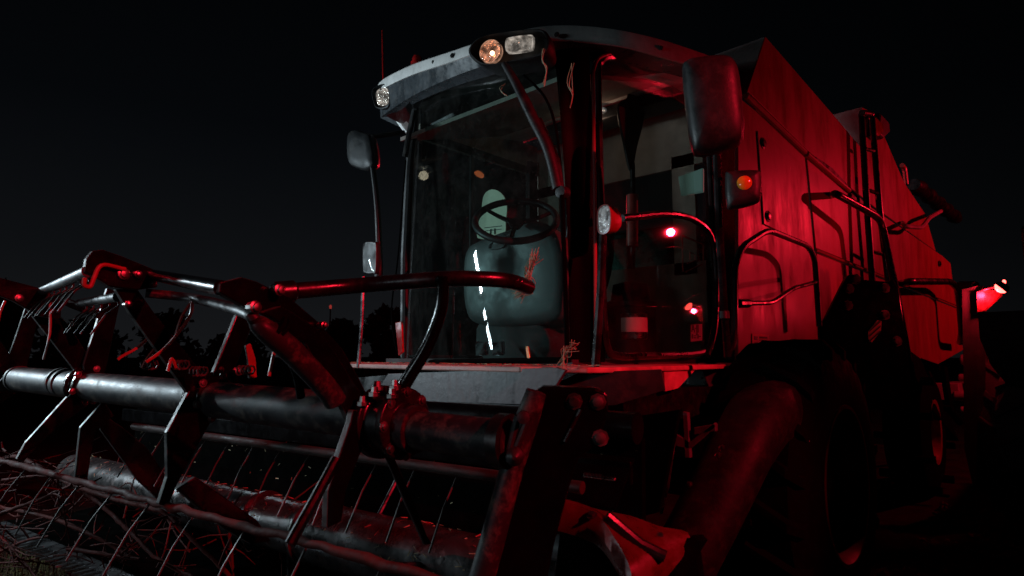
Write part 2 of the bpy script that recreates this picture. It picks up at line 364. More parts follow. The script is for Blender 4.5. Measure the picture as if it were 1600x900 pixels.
sheet('tank_front_wall', [S(1347, 167), S(1349, 245), P(1296, 240, Y=yt2), P(1290, 182, Y=yt2)], (0, 1, 0))
b = MB(); b.puff([S(x, y, .06) for x, y in ((1366, 178), (1380, 193), (1382, 208), (1371, 219), (1363, 212))], BN, [(-.12, .8), (-.09, 1), (.05, 1), (.07, .85)]); ol = b.build('work_lamp', M['plastic'], H, bevel=.006)
b = MB(); b.puff([S(x, y, .135) for x, y in ((1367, 184), (1378, 195), (1379, 206), (1371, 213), (1365, 209))], BN, [(0, .95), (.012, 1), (.02, .8)]); b.build('lens', M['lensred'], ol)
# ---- ladder up to the tank
b = MB(); b.tube(bend([S(1346, 178, .10), S(1353, 300, .12), S(1363, 440, .14)], .1), .034); b.build('ladder_rail', M['black'], H)
b = MB(); b.tube(bend([S(1347, 176, .14), S(1362, 178, .14), S(1374, 325, .16), S(1388, 440, .18)], .08), .034); b.build('ladder_rail', M['black'], H)
for a_, c_ in (((1349, 232), (1365, 236)), ((1353, 296), (1371, 302)), ((1358, 392), (1382, 398))):
    b = MB(); b.tube([S(*a_, .11), S(*c_, .16)], .022, 8); b.build('rung', M['black'], H)
b = MB(); b.tube(bend([S(1300, 305, .0), S(1305, 302, .2), S(1368, 337, .28), S(1378, 348, .28), S(1400, 455, .32), S(1420, 565, .34)], .1), .036); b.build('handrail', M['black'], H)
b = MB(); b.tube(bend([S(1408, 443, .02), S(1420, 440, .22), S(1485, 440, .26), S(1498, 452, .26), S(1503, 520, .26), S(1500, 535, .1)], .15), .045); b.build('handrail', M['black'], H)
# ---- rear: unloading auger seen end on, rods
b = MB(); pts = [S(1428, 288, -.1).lerp(S(1495, 342, -.1), t/10) for t in range(11)]
b.tube(pts, [.085+.035*(k % 2) for k in range(11)], 16); b.build('unloading_auger', M['black'], H)
b = MB(); b.tube(bend([S(1409, 258), S(1413, 262), S(1416, 288)], .1), .03, 8); b.build('indicator_rod', M['panel'], H)
b = MB(); b.tube(bend([S(1410, 348, .02), S(1415, 354, .2), S(1440, 356, .2), S(1452, 340, .2), S(1470, 330, .1)], .15), .028, 8); b.build('rear_handle', M['tank'], H)
# under the rear panel: axle stubs, hoses
b = MB()
for (x, y, r) in ((1500, 562, .10), (1497, 590, .07), (1490, 618, .09), (1500, 640, .06)): b.lathe(S(x, y, -.4), BN, [(0, r*.4), (.02, r), (.25, r), (.27, r*.5)], 12)
b.box(S(1480, 610, -.6), (.5, 1.2, .3)); b.build('rear_axle', M['tank'], H, bevel=.01)
b = MB(); b.tube([S(1475, 575, -.1), S(1478, 600, -.05), S(1484, 640, 0), S(1500, 660, 0)], .05, 8); b.build('hose', M['rubber'], H)
b = MB(); b.prism([S(x, y, .2) for x, y in ((1424, 548), (1440, 560), (1463, 620), (1485, 655), (1500, 690), (1478, 668), (1455, 640), (1430, 590))], -BN*.3); b.build('rear_mudguard', M['rubber'], H, bevel=.02)

rw = P(1456, 668, X=-1.42); rw.z = .80
b = MB(); b.lathe(rw, (1, 0, 0), [(-.4, .4), (-.42, .6), (-.36, .76), (-.25, .80), (-.1, .80), (0, .76), (.06, .6), (.04, .4), (0, .38), (-.38, .38)], 48); rt_ = b.build('tyre', M['rubber'], H)
for k in range(20):
    a = k*pi/10; d = Vector((0, cos(a), sin(a))); t_ = Vector((0, -sin(a), cos(a))); lug = MB()
    lug.box(rw+d*.79+Vector((-.02 if k % 2 else -.32, 0, 0)), (.30, .07, .07), (1, 0, 0), t_, d); lug.build('lug', M['rubber'], rt_)
b = MB(); b.lathe(rw, (1, 0, 0), [(-.3, .39), (.04, .39), (.05, .40), (.04, .35), (-.1, .3), (-.12, .1), (-.06, .08), (-.05, 0)], 32); b.build('rim', M['rim'], H)

# ---- black bracket plate beside the wheel, with bolts and a small red emblem
NB = Vector((.70, -.71, 0)).normalized(); CB = P(1350, 500, X=-1.50)
def PB(x, y, off=0.0): d = ray(x, y); return CAM+d*((CB-CAM).dot(NB)+off)/d.dot(NB)
bp = [(1283, 512), (1318, 442), (1325, 430), (1340, 428), (1350, 437), (1385, 440), (1396, 437), (1404, 450), (1420, 555), (1424, 640), (1300, 640)]
b = MB(); b.prism([PB(x, y) for x, y in bp], -NB*.05); pl = b.build('bracket_plate', M['arm'], H, bevel=.006, smooth=False)
for x, y in ((1327, 451), (1337, 437), (1325, 477), (1383, 450), (1383, 492), (1402, 533)):
    bb = bolt(pl, PB(x, y), NB, .034, 'bolt')
b = MB(); b.prism([PB(x, y, .003) for x, y in ((1356, 518), (1371, 500), (1377, 502), (1376, 517), (1362, 535), (1357, 530))], NB*.004); eb = b.build('emblem', M['redink'], pl, smooth=False)
b = MB()
for k in range(3): b.prism([PB(x, y+k*8, .009) for x, y in ((1358, 516), (1376, 500), (1376, 503), (1358, 519))], NB*.002)
b.build('emblem_bar', M['ink'], eb, smooth=False)

# ---- front wheel
WX0, WX1, WY, WZ, WR = -1.75, -1.12, 4.42, .93, .93
wc = Vector((WX0, WY, WZ)); wid = WX1-WX0
wh = MB(); wh.lathe(wc, (1, 0, 0), [(.02, .5), (.0, .62), (.04, .82), (.10, .88), (wid-.10, .88), (wid-.04, .82), (wid, .62), (wid-.02, .50), (wid-.06, .48), (.06, .48)], 72)
tyre = wh.build('tyre', M['rubber'], H)
lg = MB()
for side in (0, 1):
    for k in range(20):
        a0 = (k+.5*side)*2*pi/20
        x0, x1 = (.03, wid*.54) if side == 0 else (wid-.03, wid*.46)
        pts = []
        def tp(x, a, r): return wc+Vector((x, -cos(a)*r, sin(a)*r))
        for (x, da, wdt) in ((x0, 0, .085), (x1, .20, .055)):
            rb = .80 if x in (.03, wid-.03) else .872
            rtp = .86 if x in (.03, wid-.03) else WR
            pts.append([tp(x, a0+da-wdt/2, rb), tp(x, a0+da+wdt/2, rb), tp(x, a0+da+wdt/3, rtp), tp(x, a0+da-wdt/3, rtp)])
        xm = x0+(x1-x0)*.22
        mid = [tp(xm, a0+.045-.042, .865), tp(xm, a0+.045+.042, .865), tp(xm, a0+.045+.028, WR-.005), tp(xm, a0+.045-.028, WR-.005)]
        lg.rings([pts[0], mid, pts[1]])
lg.build('tread', M['rubber'], tyre, smooth=False)
rm = MB(); rm.lathe(wc, (1, 0, 0), [(.05, .49), (wid-.05, .49), (wid-.03, .505), (wid-.015, .50), (wid-.015, .475), (wid-.06, .455), (wid-.22, .43), (wid-.25, .40), (wid-.20, .22), (wid-.16, .20), (wid-.13, .12), (wid-.12, .0)], 60)
rim = rm.build('rim', M['wheelrim'], H)
for k in range(10):
    a = k*2*pi/10; bolt(rim, wc+Vector((wid-.19, cos(a)*.165+0, sin(a)*.165)), (1, 0, 0), .017)
# the wheel on the far side
wh2 = bpy.data.objects.new('tyre', tyre.data); COL.objects.link(wh2); wh2.parent = H; wh2.location = -H.location+Vector((-3.1-.55+.35, 0, 0))

# ---- smooth deflector in front of the wheel: pale from the front, red on top
dpth = catmull([P(1050, 930, D=3.0), P(1100, 835, D=3.06), P(1160, 715, D=3.2), P(1192, 650, D=3.38), P(1212, 632, D=3.58), P(1230, 642, D=3.8)], 6)
sd = Vector((.82, .57, 0)).normalized()
b = MB(); rg = []
for i, c in enumerate(dpth):
    tg = (dpth[min(i+1, len(dpth)-1)]-dpth[max(i-1, 0)]).normalized(); fr_ = sd.cross(tg).normalized()
    if fr_.z < 0: fr_ = -fr_
    k = 1.0
    prof = [(-.21, .0), (-.20, .06), (-.15, .10), (-.07, .13), (0, .14), (.06, .13), (.11, .10), (.145, .05), (.165, -.03), (.17, -.12)]
    outer = [c+sd*s_*k+fr_*h_ for s_, h_ in prof]; rg.append(outer+[p-fr_*.03 for p in outer[::-1]])
b.rings(rg); df = b.build('wheel_deflector', M['fender'], H, bevel=.01, angle=50)
for x, y in ((1077, 757), (1122, 712), (1128, 700)): bolt(df, P(x, y, D=3.02), (-.2, -.8, .5), .012)

# ---- platform round the cab with its trim strip and skirts
zt = P(930, 573, Y=2.45).z
b = MB(); plan = [(-4.35, 2.62), (-3.9, 2.46), (-3.0, 2.40), (-2.15, 2.40), (-1.80, 2.52), (-1.72, 2.7), (-1.72, 4.75), (-4.35, 4.75)]
b.prism([(x, y, zt-.035) for x, y in plan], (0, 0, .03)); b.build('platform', M['trim'], H, bevel=.008, smooth=False)
b = MB()
b.prism([P(x, y, Y=2.405) for x, y in ((606, 584), (868, 574), (884, 578), (850, 634), (578, 624))], (0, .02, 0)); b.build('front_skirt', M['grey'], H, bevel=.004, smooth=False)
b = MB(); b.prism([P(x, y, Y=2.43) for x, y in ((560, 590), (604, 586), (578, 624), (575, 655), (560, 640))], (0, .02, 0)); b.build('front_skirt', M['black'], H, smooth=False)
NQ = Vector((.5, -.866, 0)).normalized()
def PQ(x, y, c=(1130, 567)):
    c0 = P(*c, X=-1.735); d = ray(x, y); return CAM+d*((c0-CAM).dot(NQ)/d.dot(NQ))
b = MB(); b.prism([PQ(x, y, (960, 580)) for x, y in ((905, 582), (1034, 577), (1040, 610), (960, 634), (880, 634), (868, 600))], -NQ*.02); b.build('side_skirt', M['plastic'], H, bevel=.004, smooth=False)
b = MB(); b.prism([P(x, y, X=-1.737) for x, y in ((1038, 577), (1090, 575), (1060, 607), (1040, 612))], (-.02, 0, 0)); b.build('side_skirt', M['trim'], H, bevel=.004, smooth=False)
b = MB(); b.prism([PQ(x, y) for x, y in ((1092, 567), (1171, 567), (1172, 605), (1108, 606))], -NQ*.02); gp = b.build('side_skirt', M['grey'], H, bevel=.004, smooth=False)
bolt(gp, PQ(1127, 593), NQ, .016, 'plastic')
b = MB(); b.prism([P(x, y, X=-1.80) for x, y in ((880, 626), (1040, 606), (1175, 602), (1175, 640), (1060, 655), (900, 668))], (-.05, 0, 0)); b.build('frame_rail', M['black'], H, smooth=False)
# step brackets under the platform, lower front panels
b = MB(); b.prism([P(x, y, Y=2.75) for x, y in ((930, 660), (1062, 640), (1030, 800), (920, 830), (880, 790))], (0, .03, 0)); b.build('lower_front_panel', M['dark'], H, bevel=.005, smooth=False)
b = MB(); b.prism([P(x, y, Y=2.6) for x, y in ((765, 632), (842, 640), (838, 676), (752, 664))], (0, .02, 0)); fp = b.build('feeder_flap', M['grey'], H, bevel=.004, smooth=False)
bolt(fp, P(795, 658, Y=2.6), (0, -1, 0), .016, 'plastic')
b = MB()
for pts in (((1066, 643), (1074, 645), (1078, 716), (1070, 716)), ((1048, 682), (1056, 678), (1078, 690), (1116, 660), (1118, 668), (1076, 702), (1050, 696)), ((1084, 668), (1118, 662), (1118, 674), (1084, 680))):
    b.prism([P(x, y, Y=3.0) for x, y in pts], (0, .03, 0))
b.build('step_bracket', M['grey'], H, bevel=.004, smooth=False)
b = MB(); b.tube([P(1050, 690, Y=2.95), P(1040, 760, Y=2.95), P(1030, 800, Y=2.95)], .02, 8); b.build('hydraulic_line', M['steel'], H)

# ---- cab: pillars, glass
def PY(x, y, dy=0.0): return P(x, y, Y=dy)
ApB, ApT = P(915, 571, X=-2.20), P(905, 70, X=-2.16)
# A pillar (camera side): wide dark curved strip between windshield and door
b = MB()
lft = [P(890, 566, Y=2.82), P(888, 400, Y=2.80), P(880, 240, Y=2.74), P(866, 80, Y=2.66)]
rgt = [P(946, 566, X=-2.07), P(938, 400, X=-2.07), P(928, 240, X=-2.06), P(920, 75, X=-2.03)]
lft, rgt = catmull(lft, 5), catmull(rgt, 5); rg = []
for l_, r_ in zip(lft, rgt):
    d_ = r_-l_; n_ = Vector((d_.y, -d_.x, 0)).normalized()
    rg.append([l_, l_+d_*.2+n_*.025, l_+d_*.5+n_*.03, l_+d_*.8+n_*.012, r_, (l_+r_)/2+Vector((-.1, .1, 0))])
b.rings(rg); b.build('front_pillar', M['gloss'], H, angle=60)
LpB, LpT = P(633, 566, Y=2.95), P(650, 170, Y=2.92)
b = MB(); b.tube([P(632, 570, Y=2.98), P(633, 400, Y=2.97), P(640, 260, Y=2.95), P(652, 160, Y=2.92)], .035, 10); b.build('front_pillar', M['plastic'], H)
# windshield: bowed sheet between the pillars
NU, NV = 16, 10; rgw = []
for j in range(NV+1):
    v = j/NV; row = []
    yb = 566+(165-566)*v
    xl = 634+(650-634)*v; xr = 892+(872-892)*v
    Lp = P(xl, yb-.0, Y=2.96-.02*v); Rp = P(xr, 562+(80-562)*v, Y=2.80-.12*v)
    for i in range(NU+1):
        u = i/NU; p = Lp.lerp(Rp, u); bow = 4*u*(1-u)
        p = p+Vector((0, -.13*bow+.02*bow*v, 0.04*bow*v)); row.append(p)
    rgw.append(row)
b = MB(); b.rings(rgw, cap=False, closed=False); b.build('windshield', M['windshield'], H, angle=80)
b = MB(); b.tube(rgw[0], .016, 8); b.build('windshield_seal', M['rubber'], H)
# door: red-edged frame, glass, rear pillar
dp = [(934, 120), (938, 98), (952, 89), (1000, 92), (1060, 102), (1098, 112), (1108, 130), (1112, 300), (1114, 480), (1108, 535), (1092, 552), (1010, 556), (965, 556), (948, 540), (942, 470), (938, 300)]
DX = -2.06
dpt = catmull([P(x, y, X=DX) for x, y in dp], 4, True)
b = MB(); b.prism(dpt, (-.006, 0, 0)); b.build('door_glass', M['doorglass'], H, smooth=False)
b = MB(); b.tube(dpt+[dpt[0]], .024, 8, cap=False); b.build('door_frame', M['black'], H)
dq = [P(x, y, X=DX+.018) for x, y in ((931, 550), (929, 300), (926, 110), (934, 90), (960, 82), (1010, 86), (1070, 97))]
b = MB(); b.tube(bend(dq, .12), .012, 8); b.build('door_seal', M['panel'], H)
b = MB(); b.prism([P(x, y, X=-2.08) for x, y in ((918, 70), (1000, 66), (1070, 82), (1110, 100), (1108, 118), (1060, 104), (1000, 93), (945, 92), (930, 110))], (-.05, 0, 0)); b.build('door_header', M['gloss'], H, smooth=False)
b = MB(); b.prism([P(x, y, X=-2.09) for x, y in ((1104, 105), (1150, 110), (1152, 560), (1106, 560), (1116, 480), (1114, 300))], (-.06, 0, 0)); b.build('rear_pillar', M['black'], H, smooth=False)
b = MB(); b.box((-3.0, 4.62, 2.1), (1.75, .04, .8)); b.box((-3.75, 4.62, 2.9), (.3, .04, 1.0)); b.box((-2.3, 4.62, 2.9), (.2, .04, 1.0)); b.box((-3.0, 4.62, 3.55), (1.75, .04, .5)); b.build('rear_wall', M['lining'], H)
b = MB(); b.box((-3.0, 4.62, 2.9), (1.3, .008, .9)); b.build('rear_window', M['windshield'], H)
b = MB(); b.box((-3.86, 3.8, 2.0), (.04, 1.6, .5)); b.box((-3.86, 4.5, 2.7), (.05, .12, 1.9)); b.build('far_side_frame', M['plastic'], H)
b = MB(); b.box((-3.89, 3.85, 3.68), (.04, 1.5, .3)); b.build('far_side_header', M['lining'], H)
b = MB(); b.box((-3.87, 3.75, 2.85), (.008, 1.5, 1.5)); b.build('far_side_glass', M['tinted'], H)
b = MB(); b.box((-2.98, 3.7, zt+.01), (1.75, 1.8, .04)); b.build('cab_floor', M['seat'], H)
b = MB()                                     # sloping headliner
b.prism([(-3.8, 2.85, 3.42), (-2.15, 2.85, 3.42), (-2.15, 4.6, 3.95), (-3.8, 4.6, 3.95)], (0, 0, .03)); b.build('headliner', M['lining'], H, smooth=False)

# ---- roof: pale rim, dark fascia, crowned top
top = [P(589, 136, Y=3.0), P(597, 126, Y=2.86), P(640, 104, Y=2.66), P(700, 83, Y=2.50), P(760, 63, Y=2.44), P(820, 47, Y=2.52), P(868, 41, Y=2.72),
       P(920, 42, X=-2.045), P(975, 49, X=-1.93), P(1035, 63, X=-1.85), P(1090, 81, X=-1.81), P(1136, 98, X=-1.80)]
bot = [P(590, 150, Y=3.0), P(598, 139, Y=2.86), P(641, 118, Y=2.66), P(700, 98, Y=2.49), P(760, 77, Y=2.43), P(820, 62, Y=2.51), P(868, 62, Y=2.71),
       P(920, 66, X=-2.045), P(975, 73, X=-1.93), P(1035, 89, X=-1.85), P(1090, 105, X=-1.81), P(1136, 122, X=-1.80)]
fas = [P(592, 185, Y=3.04), P(600, 178, Y=2.90), P(642, 150, Y=2.70), P(700, 122, Y=2.54), P(760, 100, Y=2.48), P(820, 84, Y=2.56), P(868, 74, Y=2.74),
       P(920, 74, X=-2.065), P(975, 80, X=-1.96), P(1035, 94, X=-1.88), P(1090, 110, X=-1.84), P(1136, 127, X=-1.83)]
def close(r):                                # mirror the seen side for the far side and close at the rear
    far = [Vector((-3.0-(p.x+3.0)*1.0, p.y, p.z)) for p in r[:5:-1]]
    return catmull(r, 4)+catmull([Vector((p.x-.05, p.y, p.z)) for p in far[:4]], 4)
T_, B_, F_ = close(top), close(bot), close(fas)
cen = sum(T_, Vector())/len(T_)
def ins(r, k, dz): return [Vector((cen.x+(p.x-cen.x)*k, cen.y+(p.y-cen.y)*k, p.z+dz)) for p in r]
b = MB(); b.rings([ins(B_, .975, 0), B_, T_, ins(T_, .985, .012), ins(T_, .9, .03), ins(T_, .5, .05)]); roof = b.build('roof', M['white'], H, angle=50)
b = MB(); b.rings([ins(B_, .985, -.002), ins(F_, .985, 0), ins(F_, .93, -.004), ins(F_, .86, -.02)], cap=False); b.build('fascia', M['fascia'], roof, angle=40)
b = MB(); b.rings([ins(F_, .94, .0), ins(F_, .5, .0)]); b.build('roof_underside', M['plastic'], roof, angle=40)
for x, y, kw in ((870, 54, dict(Y=2.70)), (1033, 75, dict(X=-1.85)), (707, 87, dict(Y=2.475)), (678, 97, dict(Y=2.555))):
    bolt(roof, P(x, y, **kw), (.3, -1, 0) if 'Y' in kw else (1, 0, 0), .011, 'plastic')

# ---- headlight pods in the roof
def disc(c, n, r, seg=24): 
    n = Vector(n).normalized(); a = n.orthogonal().normalized(); q = n.cross(a); return [c+a*cos(2*pi*k/seg)*r+q*sin(2*pi*k/seg)*r for k in range(seg)]
NP = Vector((.35, -.93, -.06)).normalized()
def PP(x, y, off=0.0):                       # plane of the near lamp pod
    c0 = P(800, 75, Y=2.40); d = ray(x, y); return CAM+d*((c0-CAM).dot(NP)+off)/d.dot(NP)
pod = catmull([PP(x, y) for x, y in ((733, 84), (740, 68), (760, 57), (800, 50), (845, 47), (858, 56), (861, 74), (850, 88), (815, 96), (770, 104), (748, 100))], 5, True)
b = MB(); b.puff(pod, NP, [(-.20, .86), (-.08, .98), (0, 1), (.02, .97), (.022, .93), (-.075, .88)]); podo = b.build('headlight_pod', M['plastic'], H, angle=50)
lc = PP(766, 80, .02)
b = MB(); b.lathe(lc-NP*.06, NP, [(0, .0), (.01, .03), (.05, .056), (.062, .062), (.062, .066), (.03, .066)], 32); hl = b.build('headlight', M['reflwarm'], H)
b = MB(); b.lathe(lc+NP*.004, NP, [(0, .06), (.008, .05), (.013, .03), (.015, 0)], 32); b.build('lens', M['clearlens'], hl)
b = MB(); b.lathe(lc-NP*.045, NP, [(0, .010), (.02, .013), (.028, .006)], 12); b.build('bulb', M['glowwarm'], hl)
rc = catmull([PP(x, y, .012) for x, y in ((791, 64), (797, 59), (828, 55), (832, 60), (831, 73), (826, 77), (797, 81), (791, 77))], 4, True)
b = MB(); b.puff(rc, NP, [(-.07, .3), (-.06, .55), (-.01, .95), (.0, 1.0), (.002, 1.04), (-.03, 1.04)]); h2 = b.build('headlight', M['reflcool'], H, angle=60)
b = MB(); b.puff(rc, NP, [(0, .98), (.01, .9), (.013, .5)]); b.build('lens', M['clearlens'], h2)
b = MB(); b.lathe(PP(813, 69, -.04), NP, [(0, .008), (.016, .010), (.022, .004)], 12)
M['glowdim_'] = emit('dim_bulb_glint', (1, .62, .45), 1.6); b.build('bulb', M['glowdim_'], h2)  # dim glow imitates a glint in the rectangular headlight
NL = Vector((-.05, -1, -.1)).normalized()
pl_ = catmull([P(x, y, Y=2.86) for x, y in ((584, 146), (590, 136), (604, 132), (612, 140), (612, 162), (604, 170), (590, 168))], 5, True)
b = MB(); b.puff(pl_, NL, [(-.12, .9), (-.03, 1), (.02, 1), (.025, .92), (-.06, .84)]); b.build('headlight_pod', M['plastic'], H, angle=50)
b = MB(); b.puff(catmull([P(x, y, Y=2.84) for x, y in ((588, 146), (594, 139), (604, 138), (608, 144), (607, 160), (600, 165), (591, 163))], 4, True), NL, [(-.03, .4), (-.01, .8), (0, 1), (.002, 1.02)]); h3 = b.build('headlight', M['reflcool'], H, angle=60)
b = MB(); b.puff(catmull([P(x, y, Y=2.837) for x, y in ((588, 146), (594, 139), (604, 138), (608, 144), (607, 160), (600, 165), (591, 163))], 4, True), NL, [(0, 1), (.012, .9), (.016, .5)]); b.build('lens', M['clearlens'], h3)
# beacon and aerial
bc = P(652, 96, Y=2.85); b = MB(); b.lathe(bc-Vector((0, 0, .03)), (0, 0, 1), [(0, .05), (.02, .05), (.022, .04), (.05, .04), (.07, .03), (.078, .0)], 20); b.build('beacon', M['lensred'], H)
b = MB(); b.tube([P(599, 128, Y=2.95), P(598, 85, Y=2.95), P(597, 47, Y=2.95)], [.009, .007, .005], 8); b.build('antenna', M['lensred'], H)  # aerial coloured red to imitate the red light on it

# ---- wiper
b = MB(); wy = 2.38
wp = [P(x, y, Y=wy+.0) for x, y in ((788, 100), (806, 130), (833, 185), (857, 235), (872, 295))]
b.tube(catmull(wp, 5), [.018+.010*min(1, i/8) for i in range(21)], 12); wip = b.build('wiper_arm', M['plastic'], H)
b = MB(); b.tube(catmull([P(x, y, Y=wy+.04) for x, y in ((842, 188), (858, 225), (870, 255), (876, 296))], 5), .020, 10); b.build('wiper_link', M['black'], wip)
b = MB(); b.tube(catmull([P(x, y, Y=wy+.15) for x, y in ((818, 118), (850, 150), (868, 200), (880, 300))], 5), .008, 8); b.build('wiper_hose', M['rubber'], wip)
b = MB(); b.lathe(P(874, 299, Y=wy-.02), (0, 1, 0), [(0, .012), (.004, .03), (.05, .032), (.055, .01)], 16); b.build('wiper_pivot', M['plastic'], wip)
b = MB(); b.tube(catmull([P(x, y, Y=wy-.02) for x, y in ((878, 305), (882, 420), (886, 540))], 5), .012, 8); b.build('wiper_blade', M['rubber'], wip)
# far side wiper / hanging linkage at the left pillar
b = MB(); b.tube(catmull([P(x, y, Y=2.85) for x, y in ((648, 172), (640, 205), (633, 245))], 4), .022, 8); b.tube([P(646, 178, Y=2.83), P(636, 240, Y=2.83)], .012, 8); b.build('spare_wiper', M['plastic'], H)
b = MB(); b.tube(catmull([P(x, y, Y=2.85) for x, y in ((634, 250), (622, 400), (612, 480), (618, 540), (632, 570))], 6), .006, 6); b.build('cable', M['rubber'], H)

# ---- mirrors
NM = Vector((.45, -.89, 0)).normalized()
def PM(x, y, off=0.0, c=(1115, 165), D=3.0):
    c0 = P(*c, D=D); d = ray(x, y); return CAM+d*((c0-CAM).dot(NM)+off)/d.dot(NM)
mo = catmull([PM(x, y) for x, y in ((1066, 112), (1073, 97), (1090, 92), (1130, 89), (1147, 97), (1155, 120), (1162, 180), (1163, 205), (1155, 226), (1120, 238), (1092, 243), (1081, 234), (1073, 190))], 5, True)
b = MB(); b.puff(mo, NM, [(-.035, .99), (0, 1), (.025, .985), (.055, .93), (.08, .82), (.095, .6), (.10, .3)]); mh = b.build('mirror_housing', M['plastic'], H, angle=60)
b = MB(); b.puff(mo, -NM, [(.03, .97), (.038, .96)]); b.build('mirror_glass', M['steel'], mh)
mo2 = catmull([PM(x, y, 0, (1160, 297), 3.1) for x, y in ((1133, 275), (1140, 269), (1180, 267), (1189, 274), (1189, 308), (1180, 318), (1145, 326), (1135, 320))], 4, True)
b = MB(); b.puff(mo2, NM, [(-.05, .95), (0, 1), (.02, .98), (.04, .88), (.05, .6)]); m2 = b.build('mirror_housing', M['plastic'], H, angle=60)
am = PM(1163, 286, .045, (1160, 297), 3.1)
b = MB(); b.lathe(am, NM, [(0, .036), (.006, .036), (.014, .026), (.018, 0)], 20); b.build('marker_lamp', M['amber'], m2)
b = MB(); b.tube([P(1120, 225, D=3.12), P(1124, 360, D=3.3), P(1132, 490, D=3.45), P(1137, 556, D=3.5)], .022, 10); b.build('mirror_post', M['black'], H)
b = MB(); b.tube([P(1108, 225, D=3.14), P(1112, 320, D=3.3)], .017, 10); b.build('mirror_post', M['black'], H)
b = MB(); b.lathe(P(1131, 492, D=3.44), (0, 0, 1), [(-.02, .03), (.02, .03)], 12); b.build('clamp', M['plastic'], H)
# far mirror
b = MB(); b.tube([P(632, 207, Y=2.8), P(600, 211, Y=2.65), P(570, 216, Y=2.5)], .018, 8); b.build('mirror_arm', M['plastic'], H)
fm = catmull([P(x, y, Y=2.5) for x, y in ((546, 212), (556, 204), (572, 208), (582, 215), (587, 255), (576, 266), (556, 262), (546, 250))], 4, True)
b = MB(); b.puff(fm, (.2, -1, 0), [(-.06, .9), (-.02, 1), (.01, 1), (.03, .9), (.035, .5)]); b.build('mirror_housing', M['plastic'], H, angle=60)
b = MB(); b.tube(catmull([P(x, y, Y=2.5) for x, y in ((573, 212), (582, 260), (590, 330), (593, 420), (590, 430))], 5), [.016+.012*i/20 for i in range(21)], 10); b.build('mirror_arm', M['plastic'], H)
fl = catmull([P(x, y, Y=2.46) for x, y in ((569, 384), (574, 378), (586, 378), (590, 384), (589, 424), (584, 428), (572, 427), (569, 420))], 4, True)
b = MB(); b.puff(fl, (.1, -1, 0), [(-.04, .9), (0, 1), (.012, .95)]); ml = b.build('marker_lamp', M['plastic'], H, angle=60)
b = MB(); b.puff(fl, (.1, -1, 0), [(.006, .9), (.02, .84), (.025, .5)]); b.build('lens', M['clearlens'], ml)
b = MB(); b.puff([P(x, y, Y=2.452) for x, y in ((576, 388), (586, 388), (586, 420), (577, 420))], (.1, -1, 0), [(0, 1), (.003, .9)]); b.build('reflector', M['lensred'], ml)  # red patch imitates red light reflected in this lamp
b = MB(); b.tube([P(568, 432, Y=2.45), P(566, 500, Y=2.45), P(560, 574, Y=2.45)], .014, 8); b.build('lamp_post', M['steel'], H)

# ---- hand lamp on its post, door handrail, side handrail
b = MB(); b.tube([P(942, 368, X=-1.86), P(938, 460, X=-1.86), P(930, 576, X=-1.86)], .022, 10); b.build('lamp_post', M['black'], H)
NK = Vector((-.25, -.97, 0)).normalized(); kc = P(946, 343, X=-1.86)
ko = catmull([kc+Vector((.97, -.25, 0))*(x*.0031)+Vector((0, 0, 1))*(-y*.0033) for x, y in ((-17, -15), (-8, -24), (8, -24), (17, -14), (18, 10), (10, 23), (-8, 24), (-17, 14))], 4, True)
b = MB(); b.puff(ko, NK, [(-.09, .55), (-.06, .85), (0, 1), (.012, 1), (.013, .93), (-.04, .88)]); hk = b.build('work_lamp', M['rim'], H, angle=50)
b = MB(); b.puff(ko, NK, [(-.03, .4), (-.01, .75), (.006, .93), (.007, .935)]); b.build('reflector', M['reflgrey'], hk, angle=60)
b = MB(); b.puff(ko, NK, [(.010, .92), (.018, .8), (.021, .4)]); b.build('lens', M['clearlens'], hk, angle=60)
b = MB(); b.tube(bend([P(972, 341, X=-1.84), P(1040, 333, X=-1.84), P(1082, 340, X=-1.84), P(1113, 365, X=-1.84), P(1119, 430, X=-1.84), P(1118, 510, X=-1.84), P(1106, 556, X=-1.84)], .15), .022, 10); b.build('door_handrail', M['black'], H)
XS = -1.66
b = MB(); b.tube(bend([P(x, y, X=XS) for x, y in ((1136, 558), (1148, 530), (1147, 415), (1160, 385), (1200, 359), (1262, 384), (1273, 402), (1280, 510))], .14), .024, 10); b.build('handrail', M['black'], H)
b = MB(); b.tube(bend([P(x, y, X=XS) for x, y in ((1152, 474), (1206, 473), (1240, 450), (1274, 441))], .1), .018, 10); b.tube([P(1153, 474, X=XS), P(1168, 474, X=XS)], .032, 10); b.build('handrail_brace', M['black'], H)
# red reflector bar at the far front corner
b = MB(); b.prism([P(x, y, Y=2.55) for x, y in ((620, 504), (630, 502), (632, 550), (625, 556))], (0, -.015, 0)); b.build('reflector_bar', M['lensred'], H, bevel=.004)

# ---- inside of the cab
# steering console
co = catmull([P(x, y, Y=3.15) for x, y in ((726, 420), (732, 390), (752, 376), (800, 358), (836, 346), (868, 360), (884, 400), (884, 470), (870, 500), (800, 510), (745, 505), (728, 480))], 4, True)
b = MB(); b.puff(co, (0.1, -1, .15), [(-.35, .9), (-.1, 1), (0, 1), (.03, .95), (.05, .85), (.055, .5)]); cs = b.build('steering_console', M['console'], H, angle=60)
b = MB(); b.puff(catmull([P(x, y, Y=3.09) for x, y in ((764, 384), (772, 376), (800, 366), (792, 380), (784, 388), (766, 390))], 3, True), (.1, -1, .15), [(-.01, 1), (.006, 1), (.006, .85), (0, .8)]); b.build('console_recess', M['plastic'], cs, angle=60)
b = MB(); b.puff(catmull([P(x, y, Y=3.2) for x, y in ((752, 500), (850, 505), (862, 560), (760, 566))], 4, True), (0, -1, 0), [(-.2, .9), (0, 1), (.04, .9)]); b.build('console_foot', M['seat'], cs, angle=60)
